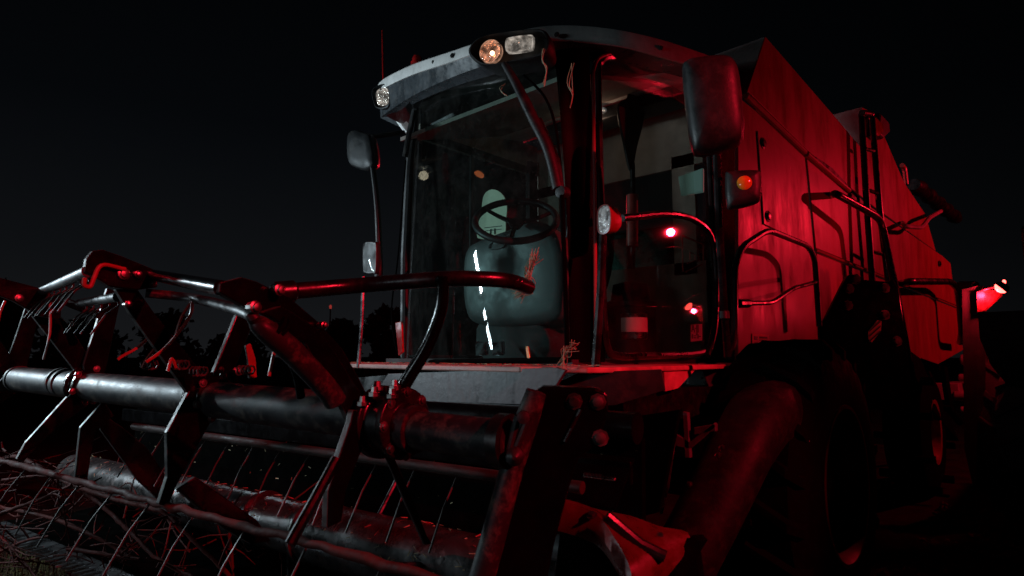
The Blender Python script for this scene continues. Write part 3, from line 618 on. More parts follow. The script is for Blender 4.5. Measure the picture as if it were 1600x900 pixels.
# steering wheel, tilted
swc = P(806, 344, Y=3.02); swn = Vector((.42, -.52, .75)).normalized()
dn = disc(swc, swn, .275, 48)
b = MB(); b.tube(dn+[dn[0]], .024, 12, cap=False); sw = b.build('steering_wheel', M['plastic'], H)
b = MB(); b.lathe(swc-swn*.06, swn, [(0, .03), (.03, .05), (.05, .05), (.06, .02)], 16)
for k in (2, 18, 34): b.tube([swc-swn*.03, swc-swn*.02+(dn[k]-swc)*.6, dn[k]], [.018, .014, .012], 8)
b.build('spoke', M['plastic'], sw)
# seat
b = MB(); b.puff(catmull([(-3.25, 3.95, 2.12), (-2.7, 3.95, 2.12), (-2.68, 3.4, 2.15), (-3.27, 3.4, 2.15)], 6, True), (0, 0, 1), [(0, .9), (.03, 1), (.10, 1), (.13, .85)]); b.build('seat', M['seat'], H, angle=60)
b = MB(); b.puff(catmull([(-3.25, 3.95, 2.2), (-2.7, 3.95, 2.2), (-2.72, 4.12, 2.85), (-3.22, 4.12, 2.85)], 6, True), (0, -1, .2), [(-.06, .95), (0, 1), (.06, .97), (.09, .8)]); b.build('backrest', M['seat'], H, angle=60)
b = MB(); b.box((-2.98, 3.7, 1.94), (.4, .4, .36)); b.build('seat_base', M['plastic'], H, bevel=.03)
b = MB(); b.prism([P(x, y, Y=4.3) for x, y in ((1059, 276), (1098, 262), (1098, 300), (1063, 306))], (0, .03, 0)); b.build('teal_sheet', M['teal'], H, bevel=.008)  # glow added to this teal sheet to help light the cab
b = MB(); b.box((-3.72, 3.55, 2.75), (.03, .04, 1.4)); b.box((-3.3, 4.5, 2.95), (.05, .05, 1.2)); b.box((-2.75, 4.2, 3.72), (1.3, .25, .10)); b.build('inner_frame', M['plastic'], H, bevel=.01)
b = MB(); b.puff(catmull([P(x, y, Y=4.2) for x, y in ((743, 270), (750, 267), (757, 273), (755, 279), (747, 276))], 4, True), (0, -1, 0), [(0, .9), (.02, 1), (.03, .7)]); b.build('reflection_dot', M['glowdot'], H)  # glowing dot imitates a red reflection in the windshield
for x, y, hx, hy in ((884, 392, 890, 340), (902, 402, 908, 352)):
    b = MB(); b.tube([P(x, y, Y=3.5), P(hx, hy, Y=3.5)], .011, 8); lv = b.build('lever', M['steel'], H); b = MB(); b.lathe(P(hx, hy, Y=3.5), (0, 0, 1), [(-.02, .012), (0, .026), (.02, .024), (.03, .01)], 12); b.build('knob', M['plastic'], lv)
for x in (742, 768): 
    b = MB(); b.prism([P(x, 535, Y=2.95), P(x+16, 535, Y=2.95), P(x+17, 556, Y=2.9), P(x+1, 556, Y=2.9)], (0, .03, .01)); b.build('pedal', M['steel'], H, bevel=.005)
b = MB(); b.prism([P(x, y, Y=2.75) for x, y in ((821, 541), (825, 541), (828, 562), (824, 562))], (0, .01, 0)); b.build('yellow_marker', M['amber'], H)
# dim lamp added in the headliner to brighten the cab interior
b = MB(); dl = Vector((-2.75, 4.05, 3.745)); b.lathe(dl, (0, 0, -1), [(0, .07), (.02, .07), (.03, .05), (.035, 0)], 20); b.build('added_lamp', M['reflgrey'], H)
lamp('added_fill_light', 'POINT', dl-Vector((0, 0, .10)), .75, (1.0, .70, .52), shadow_soft_size=.05)
# red outlines imitating a reflection in the door glass
def PD(x, y): return P(x, y, X=-2.16)
b = MB()
for a_, c_ in (((1066, 368), (1099, 382)), ((1099, 382), (1099, 412)), ((1099, 412), (1071, 425)), ((1066, 368), (1067, 424))): b.tube([PD(*a_), PD(*c_)], .007, 6)
for a_, c_ in (((1078, 394), (1078, 406)), ((1078, 394), (1086, 398)), ((1086, 398), (1086, 406)), ((1090, 398), (1094, 408)), ((1094, 400), (1090, 408)), ((1074, 412), (1095, 404))): b.tube([PD(*a_), PD(*c_)], .005, 6)
b.build('door_reflection', M['redink'], H)
# sticker in the corner of the door glass
stk = [(1079, 507), (1097, 506), (1097, 532), (1079, 534)]
b = MB(); b.prism([P(x, y, X=DX+.003) for x, y in stk], (.0015, 0, 0)); sk = b.build('window_sticker', M['label'], H, smooth=False)
def text(s, p0, ux, uz, size, parent, m, name='lettering', ext=.001):
    cu = bpy.data.curves.new(name, 'FONT'); cu.body = s; cu.size = size; cu.extrude = ext; cu.fill_mode = 'BOTH'
    t = bpy.data.objects.new(name, cu); me = None
    COL.objects.link(t); bpy.context.view_layer.update()
    me = bpy.data.meshes.new_from_object(t.evaluated_get(bpy.context.evaluated_depsgraph_get())); bpy.data.objects.remove(t)
    ux = Vector(ux).normalized(); uz = Vector(uz).normalized(); n = ux.cross(uz)
    mx_ = Matrix((ux, uz, n)).transposed().to_4x4(); mx_.translation = Vector(p0); me.transform(mx_); me.materials.clear(); me.materials.append(m)
    o = bpy.data.objects.new(name, me); COL.objects.link(o); o.parent = parent
    if parent.type == 'EMPTY': o.location = -parent.location
    return o
p0 = P(1080.5, 519, X=DX+.006); text('A·JI', p0, (0, 1, 0), (0, 0, 1), .085, sk, M['ink'])
b = MB()
for (x0, y0, x1, y1) in ((1081, 522, 1083, 529), (1084, 524, 1088, 525.5), (1084, 527, 1088, 528.5), (1090, 522, 1091.5, 529), (1092, 525, 1095, 526.5)):
    b.prism([P(x0, y0, X=DX+.0055), P(x1, y0, X=DX+.0055), P(x1, y1, X=DX+.0055), P(x0, y1, X=DX+.0055)], (.001, 0, 0))
b.build('print', M['ink'], sk, smooth=False)

# ================================================================== HEADER (reel, auger, trough)
R_ = empty('harvester_header', hp(-2, .6, 0), 'black reel header with bent star arms on a long worn tube', 'harvester header')
uA, uB, uC = uof(HW(140, 600)), uof(HW(335, 620)), uof(HW(590, 652))
# ---- reel tube: worn main tube, slimmer stub at the near end
def RT(x, y): return HW(x, y)
pA0, pA1 = HW(30, 592), HW(590, 652)
b = MB(); b.tube([pA0, pA1], .076, 32); rtube = b.build('reel_tube', M['tube'], R_)
b = MB(); b.tube([HW(600, 655), HW(652, 672), HW(653, 672), HW(800, 690)], [.075, .075, .060, .060], 32); b.build('reel_tube', M['tube'], R_)
for x, y in ((30, 592), (96, 597), (104, 598)):
    b = MB(); b.lathe(HW(x, y), HA, [(-.012, .0), (-.012, .082), (.012, .082), (.012, 0)], 32); b.build('collar', M['tube'], rtube)
# ---- star wheels: folded flat bars traced in their own upright planes
TH = .027
def plate(name, pts, u, th=TH, m='arm', bev=.004, parent=None):
    b = MB(); b.prism([HU(x, y, u) for x, y in pts], -HA*th); o = b.build(name, M[m], parent or R_, bevel=bev, smooth=False)
    o.data.materials.append(M['edge'])               # lighter cut edges imitate light catching along them
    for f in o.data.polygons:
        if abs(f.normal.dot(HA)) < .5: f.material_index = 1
    return o
# star B (middle)
plate('star_arm', [(181, 452), (214, 450), (240, 487), (331, 600), (347, 625), (318, 645), (292, 612), (203, 488)], uB)
plate('star_arm', [(379, 470), (402, 480), (398, 500), (362, 590), (352, 622), (330, 618), (334, 582)], uB-.03)
plate('star_arm', [(296, 610), (325, 616), (341, 638), (278, 755), (262, 792), (248, 788), (262, 745), (261, 676)], uB+.002)
plate('star_arm', [(276, 764), (306, 745), (345, 772), (402, 813), (424, 846), (392, 850), (350, 826)], uB-.03)
plate('tip_plate', [(132, 425), (136, 404), (145, 392), (161, 390), (190, 400), (236, 419), (248, 425), (246, 449), (215, 453), (172, 448), (148, 433)], uB+.03)
# star A (farther along the reel)
plate('star_arm', [(168, 450), (191, 458), (182, 500), (166, 578), (150, 620), (134, 590), (131, 570), (150, 510)], uA)
plate('star_arm', [(134, 588), (155, 610), (150, 625), (100, 660), (62, 694), (37, 722), (26, 718), (40, 692), (60, 670)], uA-.03)
plate('star_arm', [(163, 626), (178, 650), (149, 676), (142, 715), (136, 757), (117, 751), (126, 668)], uA+.002)
plate('star_arm', [(150, 640), (192, 668), (230, 700), (272, 762), (258, 790), (215, 750), (158, 672)], uA-.03)
plate('star_arm', [(42, 482), (80, 478), (108, 508), (160, 590), (140, 610), (112, 572)], uA-.06)
plate('tip_plate', [(-30, 428), (0, 434), (62, 450), (97, 468), (95, 500), (62, 494), (20, 470), (-30, 452)], uA+.03)
# a third star, farther still
dA = uB-uA
def shift(pts, frm, to): return pts
for arm in ([(42, 482), (80, 478), (108, 508), (160, 590), (140, 610), (112, 572)], [(168, 450), (191, 458), (182, 500), (166, 578), (150, 620), (134, 590), (131, 570), (150, 510)], [(134, 588), (155, 610), (150, 625), (100, 660), (62, 694), (37, 722), (26, 718), (40, 692), (60, 670)]):
    b = MB(); b.prism([HU(x, y, uA)-HA*1.15 for x, y in arm], -HA*TH); b.build('star_arm', M['arm'], R_, bevel=.004, smooth=False)
# star C (near end): curved double rim, leg and braces
plate('curved_arm', [(342, 457), (344, 442), (378, 433), (402, 440), (452, 464), (498, 503), (535, 544), (562, 592), (586, 642), (574, 646), (548, 596), (520, 552), (480, 515), (440, 486), (408, 490), (380, 478)], uC-.05)
plate('curved_arm', [(440, 478), (496, 512), (524, 550), (552, 596), (592, 652), (560, 690), (538, 640), (512, 596), (478, 536), (425, 496), (408, 488)], uC+.0, m='arm')
plate('star_arm', [(552, 640), (590, 650), (584, 668), (562, 712), (541, 768), (534, 815), (511, 826), (513, 767), (531, 710), (548, 660)], uC+.03)
b = MB(); b.tube(catmull([HU(526, 716, uC+.04), HU(500, 765, uC+.04), HU(453, 850, uC+.04)], 4), .016, 10); b.build('brace', M['arm'], R_)
plate('brace', [(598, 700), (612, 704), (645, 780), (668, 838), (676, 850), (664, 852), (635, 788)], uC+.05, th=.012, m='tube')
# hub clamps with bolts
for (x, y, u, r) in ((335, 620, uB, .105), (140, 602, uA, .105)):
    b = MB(); b.lathe(hp(u, 0, HW(x, y).z)-HA*.10, HA, [(0, .078), (0, .09), (.04, .09), (.041, r), (.065, r), (.066, .088), (.12, .088)], 28); hb = b.build('hub', M['arm'], R_, bevel=.003)
    for k in range(6):
        a = k*pi/3+.3; q = hp(u, 0, HW(x, y).z)+HN*cos(a)*.09+Vector((0, 0, sin(a)*.09)); bolt(hb, q+HA*.022, HA, .012)
hc = HW(612, 660)
b = MB(); b.lathe(hc-HA*.06, HA, [(-.02, .074), (-.02, .10), (.0, .12), (.03, .12), (.032, .095), (.10, .09), (.102, .115), (.125, .115), (.127, .066), (.16, .064)], 32); hb = b.build('hub', M['black'], R_, bevel=.004)
for k in range(8):
    a = k*pi/4; q = hc+HN*cos(a)*.10+Vector((0, 0, sin(a)*.10)); bolt(hb, q+HA*.066, HA, .012); 
for (dx, dz, dn_) in ((-.04, .105, -.03), (.03, .11, -.02), (.06, .085, -.06), (.0, .09, -.08), (-.03, .06, -.10)):
    q = hc+HA*dx+Vector((0, 0, dz))+HN*dn_; b = MB(); b.lathe(q, Vector((0, 0, 1)), [(0, .020), (.012, .020), (.013, .012), (.03, .011)], 8); b.build('bolt', M['bolt'], hb)
for (x, y, u, r) in ((193, 428, uB+.055, .022), (216, 429, uB+.055, .016), (239, 443, uB+.055, .014), (200, 475, uB+.02, .014), (147, 626, uA+.02, .02), (322, 642, uB+.02, .018), (398, 480, uC+.02, .018), (373, 580, uB+.05, .02), (30, 466, uA+.055, .02), (436, 453, uC+.0, .018), (505, 508, uC, .012)):
    q = HU(x, y, u-.02); b = MB(); b.lathe(q, HA, [(-.02, r*.9), (.0, r), (.006, r), (.008, r*.7), (.016, r*.65), (.018, r*.2)], 10); b.build('bolt', M['bolt'], R_)
# rods between the tip plates
b = MB(); b.tube([HU(240, 430, uB+.03), HU(346, 450, uC-.06)], .022, 12); b.build('tie_rod', M['arm'], R_)
b = MB(); b.tube(catmull([HU(228, 458, uB+.0), HU(300, 466, uB+.15), HU(380, 487, uC-.10), HU(402, 505, uC-.02), HU(455, 548, uC-.02), HU(508, 604, uC-.02), HU(524, 628, uC-.02)], 5), [.018]*15+[.026, .030, .034]+[.036]*13, 14); b.build('bent_pipe', M['tube'], R_)
for x, y in ((427, 512), (434, 515)):
    q = HU(x, y, uC-.02); b = MB(); b.lathe(q, HU(508, 604, uC-.02)-HU(402, 505, uC-.02), [(-.006, .034), (-.006, .045), (.006, .045), (.006, .034)], 16); b.build('clamp', M['rubber'], R_)
b = MB(); b.tube([HU(104, 472, uA+.02), HU(156, 492, uA+.3)], .022, 10); b.build('tie_rod', M['black'], R_)
b = MB(); b.tube(bend([HU(196, 421, uB+.05), HU(156, 411, uB+.05), HU(141, 449, uB+.05), HU(131, 447, uB+.05), HU(132, 434, uB+.05)], .03), .008, 8); b.build('hook', M['rim'], R_)
# black hose and wires inside the near star
b = MB(); b.tube(catmull([HU(400, 500, uC-.15), HU(440, 540, uC-.15), HU(462, 580, uC-.15), HU(470, 620, uC-.18)], 5), .014, 8); b.build('hose', M['rubber'], R_)
plate('inner_bracket', [(384, 540), (392, 536), (400, 560), (402, 590), (390, 592), (388, 565)], uB+.25, th=.014, m='rim')
plate('inner_bracket', [(452, 572), (490, 548), (498, 562), (470, 590)], uC-.3, th=.014, m='rim')
# ---- tine bars along the reel, with spring tines
def bar(p0, p1, r=.020, m='tube', name='tine_bar'):
    b = MB(); b.tube([p0, p1], r, 14); return b.build(name, M[m], R_)
def along(p, u): return p+HA*(u-uof(p))
bats = []
tB1 = HU(150, 425, uB); bats.append((HU(66, 455, uA), HU(138, 424, uB+.02), .022))
tB2 = HU(200, 462, uB-.2); bats.append((HU(124, 474, uA+.25), HU(185, 464, uB-.06), .020))
tC = HU(444, 455, uC-.1); tCe = P(812, 441, D=2.0); bats.append((along(tC, uC-.14), along(tC, uof(HU(700, 436, uC+.6))), .026))
low0 = HU(262, 790, uB); bats.append((along(low0, uA-1.2), along(low0, .15), .016))
p5 = hp(uB, .42, HR.z-.20); bats.append((along(p5, uA-.4), along(p5, .0), .022))
for i, (a_, c_, r) in enumerate(bats):
    if i == 2: continue
    if i == 3:
        nb = 60; pts_ = [a_.lerp(c_, k/nb)+Vector((random.gauss(0, .003), random.gauss(0, .003), random.gauss(0, .004))) for k in range(nb+1)]
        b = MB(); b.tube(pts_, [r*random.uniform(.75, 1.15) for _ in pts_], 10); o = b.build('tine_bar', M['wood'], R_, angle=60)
    else: o = bar(a_, c_, r, 'tube' if i < 2 else 'rusty')
    Lb = (c_-a_).length; nT = int(Lb/(.16 if i < 2 else .34 if i < 4 else .22))
    for k in range(nT):
        p = a_.lerp(c_, (k+.5)/nT); tw = random.uniform(-.05, .05)
        dn2 = (Vector((0, 0, -1))+HN*(-.35+tw)+HA*random.uniform(-.08, .08)).normalized()
        tb = MB(); ln = .30 if i > 1 else .16; tb.tube([p+HN*.02, p+Vector((0, 0, -.03))+HN*.02, p+dn2*ln*.45, p+dn2*ln-HN*.02], .0042, 6); tb.build('tine', M['wire'], o)
# front guard bar: straight then sweeping down behind
b = MB(); pc = [HU(444, 456, uC-.1), P(560, 446, D=2.05), P(690, 436, D=2.0), P(760, 436, D=2.02), P(800, 440, D=2.08), P(826, 449, D=2.2)]
b.tube(catmull(pc, 5), [.026]*26, 14); gb = b.build('tine_bar', M['black'], R_)
b = MB(); b.lathe(pc[0], pc[1]-pc[0], [(-.04, .02), (-.03, .034), (.03, .034), (.04, .022)], 14); b.build('end_cap', M['black'], gb)
b = MB(); b.tube(catmull([P(692, 431, D=1.98), P(690, 480, D=2.0), P(668, 540, D=2.02), P(630, 604, D=2.03), P(616, 640, D=2.05)], 5), [.018+.008*i/20 for i in range(21)], 12); b.build('star_arm', M['arm'], R_)
b = MB(); b.lathe(P(621, 628, D=2.0), (.6, -.75, .1), [(-.03, .02), (0, .026), (.02, .024), (.022, .012)], 12); b.build('bolt', M['black'], R_)
# loose spring tines hanging from the upper bars
for pts, u in (([(305, 462), (300, 470), (284, 495), (275, 522)], uB+.1), ([(240, 520), (215, 543), (192, 556), (184, 562)], uB-.1), ([(300, 470), (296, 495), (262, 540), (228, 566)], uB+.2),
               ([(78, 472), (78, 520), (68, 562)], uA+.1), ([(246, 540), (230, 560), (222, 575)], uB-.05), ([(430, 540), (424, 570), (420, 588)], uC-.3), ([(275, 575), (268, 560), (262, 580)], uB+.1),
               ([(8, 470), (0, 490), (-6, 520)], uA)):
    b = MB(); b.tube(catmull([HU(x, y, u) for x, y in pts], 4), .006, 6); b.build('spring_tine', M['rim'], R_)
for x, y, u in ((224, 570, uB-.1), (373, 578, uB+.2), (300, 580, uB+.1), (272, 570, uB)):
    b = MB(); c = HU(x, y, u); b.tube([c+HA*(.004*k)+HN*.018*cos(k*.9)+Vector((0, 0, .018*sin(k*.9))) for k in range(24)], .004, 6); b.build('tine_coil', M['wire'], R_)
# ---- near end: clevis, ram and support arm
D1 = 1.78
b = MB(); b.tube([P(838, 612, D=D1), P(822, 660, D=D1), P(800, 730, D=D1-.02), P(768, 850, D=D1-.04), P(745, 930, D=D1-.05)], [.030, .036, .034, .036, .037], 20); b.build('support_tube', M['tube'], R_)
NA = Vector((.62, -.78, 0)).normalized()
def PA(x, y, off=0.0):
    c0 = P(850, 700, D=D1+.03); d = ray(x, y); return CAM+d*((c0-CAM).dot(NA)+off)/d.dot(NA)
b = MB(); b.prism([PA(x, y) for x, y in ((835, 612), (848, 604), (930, 606), (948, 614), (951, 640), (938, 690), (905, 716), (890, 760), (866, 850), (850, 930), (745, 930), (768, 850), (800, 732))], -NA*.10); sa = b.build('support_arm', M['arm'], R_, bevel=.008, smooth=False)
for x, y in ((934, 628), (897, 627), (938, 684)): bolt(sa, PA(x, y, .001), NA, .017)
b = MB(); b.tube([PA(907, 640, .004), PA(882, 690, .004)], .006, 8); b.build('weld_bead', M['black'], sa)
b = MB()
for dx in (0, 17):
    b.tube([P(809+dx, 650, D=D1-.06), P(793+dx*.5, 712, D=D1-.06)], .011, 8)
b.lathe(P(805, 712, D=D1-.08), NA, [(-.02, .024), (.02, .026), (.03, .018), (.04, .006)], 12); b.lathe(P(818, 652, D=D1-.08), NA, [(-.02, .018), (.012, .018), (.016, .006)], 12)
b.build('clevis', M['plastic'], R_)
b = MB(); b.lathe(HW(790, 689), HA, [(-.02, .062), (-.02, .078), (.02, .078), (.02, .062)], 28); b.build('collar', M['black'], R_)
# ---- intake auger with flighting
ax0 = P(566, 850, D=3.0); 
def AU(x, y):
    d = ray(x, y); t = (HN.dot(ax0-CAM))/HN.dot(d); return CAM+d*t
a0, a1 = along(ax0, uA-1.9), along(ax0, -.1)
b = MB(); am_ = along(ax0, uof(AU(490, 830)))
b.tube([a0, am_], .135, 36); b.lathe(along(ax0, uof(AU(412, 800))), HA, [(-.01, .13), (-.01, .155), (.01, .155), (.01, .13)], 36); M['augm'] = mat('worn_auger', (.020, .018, .018), .27, bump=.3, bscale=30, var=.5, dust=(.12, .05, .04), dustamt=.45, rvar=.08)
aug = b.build('auger', M['augm'], R_)
b = MB(); b.tube([am_, a1], .150, 36); b.lathe(am_, HA, [(-.006, .13), (-.006, .165), (.012, .165), (.012, .15)], 36); b.build('auger_sleeve', M['augm'], aug)
def flight(ua, ub, turns, ph, r0=.13, r1=.30):
    b = MB(); n = int(abs(turns)*40); v0 = []; v1 = []
    for i in range(n+1):
        t = i/n; a = ph+turns*2*pi*t; c = along(ax0, ua+(ub-ua)*t); d = HN*cos(a)+Vector((0, 0, sin(a)))
        v0.append((c+d*r0, c+d*r1)); 
    for k in range(n):
        p, q, r, s = v0[k][0], v0[k][1], v0[k+1][1], v0[k+1][0]; t_ = HA*.008
        b.add([p, q, r, s, p+t_, q+t_, r+t_, s+t_], [(0, 1, 2, 3), (7, 6, 5, 4), (1, 5, 6, 2), (0, 4, 5, 1), (3, 2, 6, 7)])
    return b.build('auger_flight', M['augm'], aug, smooth=False)
flight(uC+.10, -.12, 1.0, 2.6)
for u in (uA-.5, uB-.4, uB+.2, uC-.3):
    b = MB(); a = u*4; d = HN*cos(a)+Vector((0, 0, sin(a))); c = along(ax0, u); b.tube([c+d*.12, c+d*.36], .011, 8); b.build('retracting_finger', M['steel'], aug)
# ---- trough behind the auger: back sheet, beams, floor, knife bar, end sheet
bw = HN.dot(ax0-HR)
def TR(u, dw, z): return hp(u, bw+dw, z)
zz = ax0.z
UL, UR = uA-1.9, -.08
b = MB(); prof = [(-.42, -.28), (-.15, -.33), (.15, -.30), (.34, -.16), (.42, .05), (.44, .55), (.48, .55), (.46, .02), (.37, -.19), (.16, -.34), (-.15, -.37), (-.42, -.30)]
b.rings([[TR(u, dw, zz+dz) for dw, dz in prof] for u in (UL, UR)]); b.build('trough', M['dark'], R_, angle=30)
bb = MB(); bb.tube([TR(UL, .40, zz+.60), TR(UR, .40, zz+.60)], .07, 20); beam = bb.build('back_beam', M['arm'], R_)
b = MB(); b.box((TR(UL, .33, zz+.42)+TR(UR, .33, zz+.42))/2, ((UR-UL), .03, .10), HA, HN, (0, 0, 1)); b.build('stripper_bar', M['arm'], R_, bevel=.006)
b = MB(); b.box((TR(UL, -.46, zz-.30)+TR(UR, -.46, zz-.30))/2, ((UR-UL), .09, .025), HA, HN, (0, 0, 1)); kb = b.build('knife_bar', M['steel'], R_, bevel=.004)
b = MB(); n = 62
for k in range(n):
    c = TR(UL+(UR-UL)*(k+.5)/n, -.50, zz-.295); b.prism([c-HA*.022, c+HA*.022, c+HA*.006-HN*.11, c-HA*.006-HN*.11], (0, 0, .012))
b.build('knife_fingers', M['steel'], kb, smooth=False)
bl = MB(); bl.tube([TR(uC+.15, -.20, zz+.24), TR(UR, -.20, zz+.24)], .045, 18); bl.build('lower_beam', M['grey'], R_)
b = MB(); b.prism([TR(uC+.22, .36, zz+.47), TR(UR, .36, zz+.47), TR(UR, .16, zz+.30), TR(uC+.22, .16, zz+.30)], (0, 0, .01)); ls = b.build('deflector_sheet', M['dark'], R_, smooth=False)
for k in range(9):
    q = TR(uC+.28+(UR-uC-.32)*k/9, .27, zz+.40); bolt(ls, q, (0, -.5, .85), .010)
# end sheet and crop divider at the near side
def PE(x, y, off=0.0): return HU(x, y, .46+off)
# divider: curved top plate (lit from above) with cheek
XD = []
b = MB(); nD = Vector((0, 0, 1))
d0 = [P(862, 778, D=1.95), P(905, 790, D=1.93), P(935, 806, D=1.9), P(960, 840, D=1.86), P(985, 890, D=1.8), P(990, 960, D=1.76)]
d1 = [P(880, 782, D=2.12), P(940, 797, D=2.10), P(985, 806, D=2.05), P(1030, 822, D=2.0), P(1078, 838, D=1.95), P(1030, 905, D=1.85)]
c0, c1 = catmull(d0, 5), catmull(d1, 5)
b.rings([c0, c1, [p-Vector((0, 0, .02)) for p in c1], [p-Vector((0, 0, .02)) for p in c0]], cap=False, closed=False); dv = b.build('crop_divider', M['divider'], R_, angle=50)
b = MB(); b.rings([c0, [p-Vector((0, 0, .05))-HN*.012 for p in c0], [p-Vector((0, 0, .10))+HN*.01 for p in c0], [p+HN*.03-Vector((0, 0, .002)) for p in c0]], cap=False, closed=False); b.build('divider_cheek', M['divider'], dv, angle=50)
b = MB(); b.tube([P(948, 806, D=1.9), P(1000, 850, D=1.88), P(1040, 870, D=1.85)], .018, 10); b.build('divider_rib', M['black'], dv)
b = MB(); b.prism([P(1082, 836, D=1.93), P(1090, 845, D=1.93), P(1052, 905, D=1.9), P(1030, 940, D=1.9), P(1020, 930, D=1.9), P(1040, 890, D=1.9)], (.02, .03, 0)); b.build('divider_edge', M['arm'], dv, smooth=False)
for x, y in ((925, 808), (938, 830), (962, 872)): bolt(dv, P(x, y, D=1.9)+Vector((0, 0, .004)), (0, -.4, .9), .012, 'plastic')
b = MB(); b.lathe(P(1032, 846, D=1.94), (.1, -.4, .9), [(0, .03), (.012, .028), (.014, .014), (.026, .012)], 8); b.build('bolt', M['bolt'], dv)
b = MB(); b.prism([P(x, y, D=2.1) for x, y in ((880, 790), (1085, 850), (1100, 960), (860, 960))], (.0, .04, 0)); b.build('end_sheet', M['arm'], R_, smooth=False)

# ================================================================== TRACTOR at the right edge
T = empty('parked_tractor', P(1640, 800, D=6.2)*1, 'tractor cut by the right edge, big lugged tyre below a lit red lamp', 'tractor')
T.location.z = 0
tcn = P(1640, 668, D=6.2); tcn.z = 1.02; TR_ = 1.02; tax = Vector((.93, -.37, 0)).normalized(); tfw = Vector((-tax.y, tax.x, 0))
b = MB(); b.lathe(tcn, tax, [(-.3, .5), (-.32, .7), (-.26, .92), (-.12, .97), (.12, .97), (.26, .92), (.32, .7), (.3, .5), (.26, .48), (-.26, .48)], 64); ty = b.build('tyre', M['tractor_rubber'], T)
b = MB()
for sd_ in (-1, 1):
    for k in range(22):
        a0_ = (k+(.5 if sd_ > 0 else 0))*2*pi/22
        def q(x, a, r): return tcn+tax*x+tfw*(cos(a)*r)+Vector((0, 0, sin(a)*r))
        pr = []
        for (x, da, r0, r1, hw_) in ((.33*sd_, 0, .70, .76, .05), (.27*sd_, .06, .90, .98, .05), (.0, .26, .955, TR_, .035)):
            pr.append([q(x, a0_+da-hw_, r0), q(x, a0_+da+hw_, r0), q(x, a0_+da+hw_*.7, r1), q(x, a0_+da-hw_*.7, r1)])
        b.rings(pr)
b.build('tread', M['tractor_rubber'], ty, smooth=False)
b = MB(); b.lathe(tcn, tax, [(-.2, .49), (.2, .49), (.22, .5), (.2, .44), (.05, .40), (.02, .2), (.08, .12), (.08, .0)], 40); b.build('rim', M['rim'], T)
b = MB(); b.prism([P(x, y, D=5.9) for x, y in ((1502, 452), (1525, 446), (1527, 500), (1527, 640), (1520, 760), (1506, 700), (1504, 560))], (.06, .08, 0)); b.build('post', M['tractor_rubber'], T, bevel=.01, smooth=False)
b = MB(); fpts = [P(x, y, D=5.8) for x, y in ((1526, 488), (1534, 492), (1560, 545), (1600, 600), (1660, 640), (1660, 660), (1590, 622), (1548, 572), (1530, 530))]
b.prism(fpts, tax*.5); b.build('mudguard', M['fender'], T, bevel=.01, smooth=False)
b = MB(); b.tube([P(1524, 456, D=5.9), P(1545, 450, D=5.85), P(1572, 444, D=5.8)], .018, 8); b.tube([P(1500, 449, D=6.1), P(1524, 449, D=5.95)], .06, 10); b.build('lamp_bracket', M['black'], T)
lpn = P(1564, 450, D=5.75); ldir = (P(1530, 478, D=5.85)-lpn).normalized()
b = MB(); b.lathe(lpn, ldir, [(-.055, .0), (-.05, .04), (-.02, .062), (.0, .064), (.002, .058)], 20); rl = b.build('red_lamp', M['black'], T)
b = MB(); b.lathe(lpn, ldir, [(-.005, .058), (.018, .05), (.038, .028), (.044, 0)], 20); b.build('lens', M['glowred'], rl)
b = MB(); b.lathe(P(1569, 442, D=5.75), (0, 0, 1), [(-.02, .012), (.02, .014), (.03, .004)], 10); b.build('lens', M['glowred'], rl)
b = MB(); b.prism([P(x, y, D=5.86) for x, y in ((1526, 456), (1560, 452), (1562, 462), (1536, 486), (1527, 488))], (.02, .03, 0)); b.build('lamp_plate', M['wheelrim'], T, smooth=False)
b = MB(); b.prism([(-.36, 8.2, 1.4), (-.36, 8.2, 3.1), (0, 8.2, 3.02), (.25, 8.2, 3.1), (.35, 8.2, 3.55), (.95, 8.2, 3.55), (.95, 8.2, 1.4)], (.5, .8, 0)); b.build('cab', M['black'], T, bevel=.04, smooth=False)  # unseen cab body, outline shaped to shadow the wheel and lower panels
b = MB(); b.box((.52, 10.4, 1.1), (.45, 1.9, 1.8)); b.build('shadow_box', M['black'], T, bevel=.03)  # unseen box added to keep the beacon's light off the ground
lo = lamp('red_lamp_light', 'POINT', lpn+ldir*.10, 26, RED, shadow_soft_size=.03)

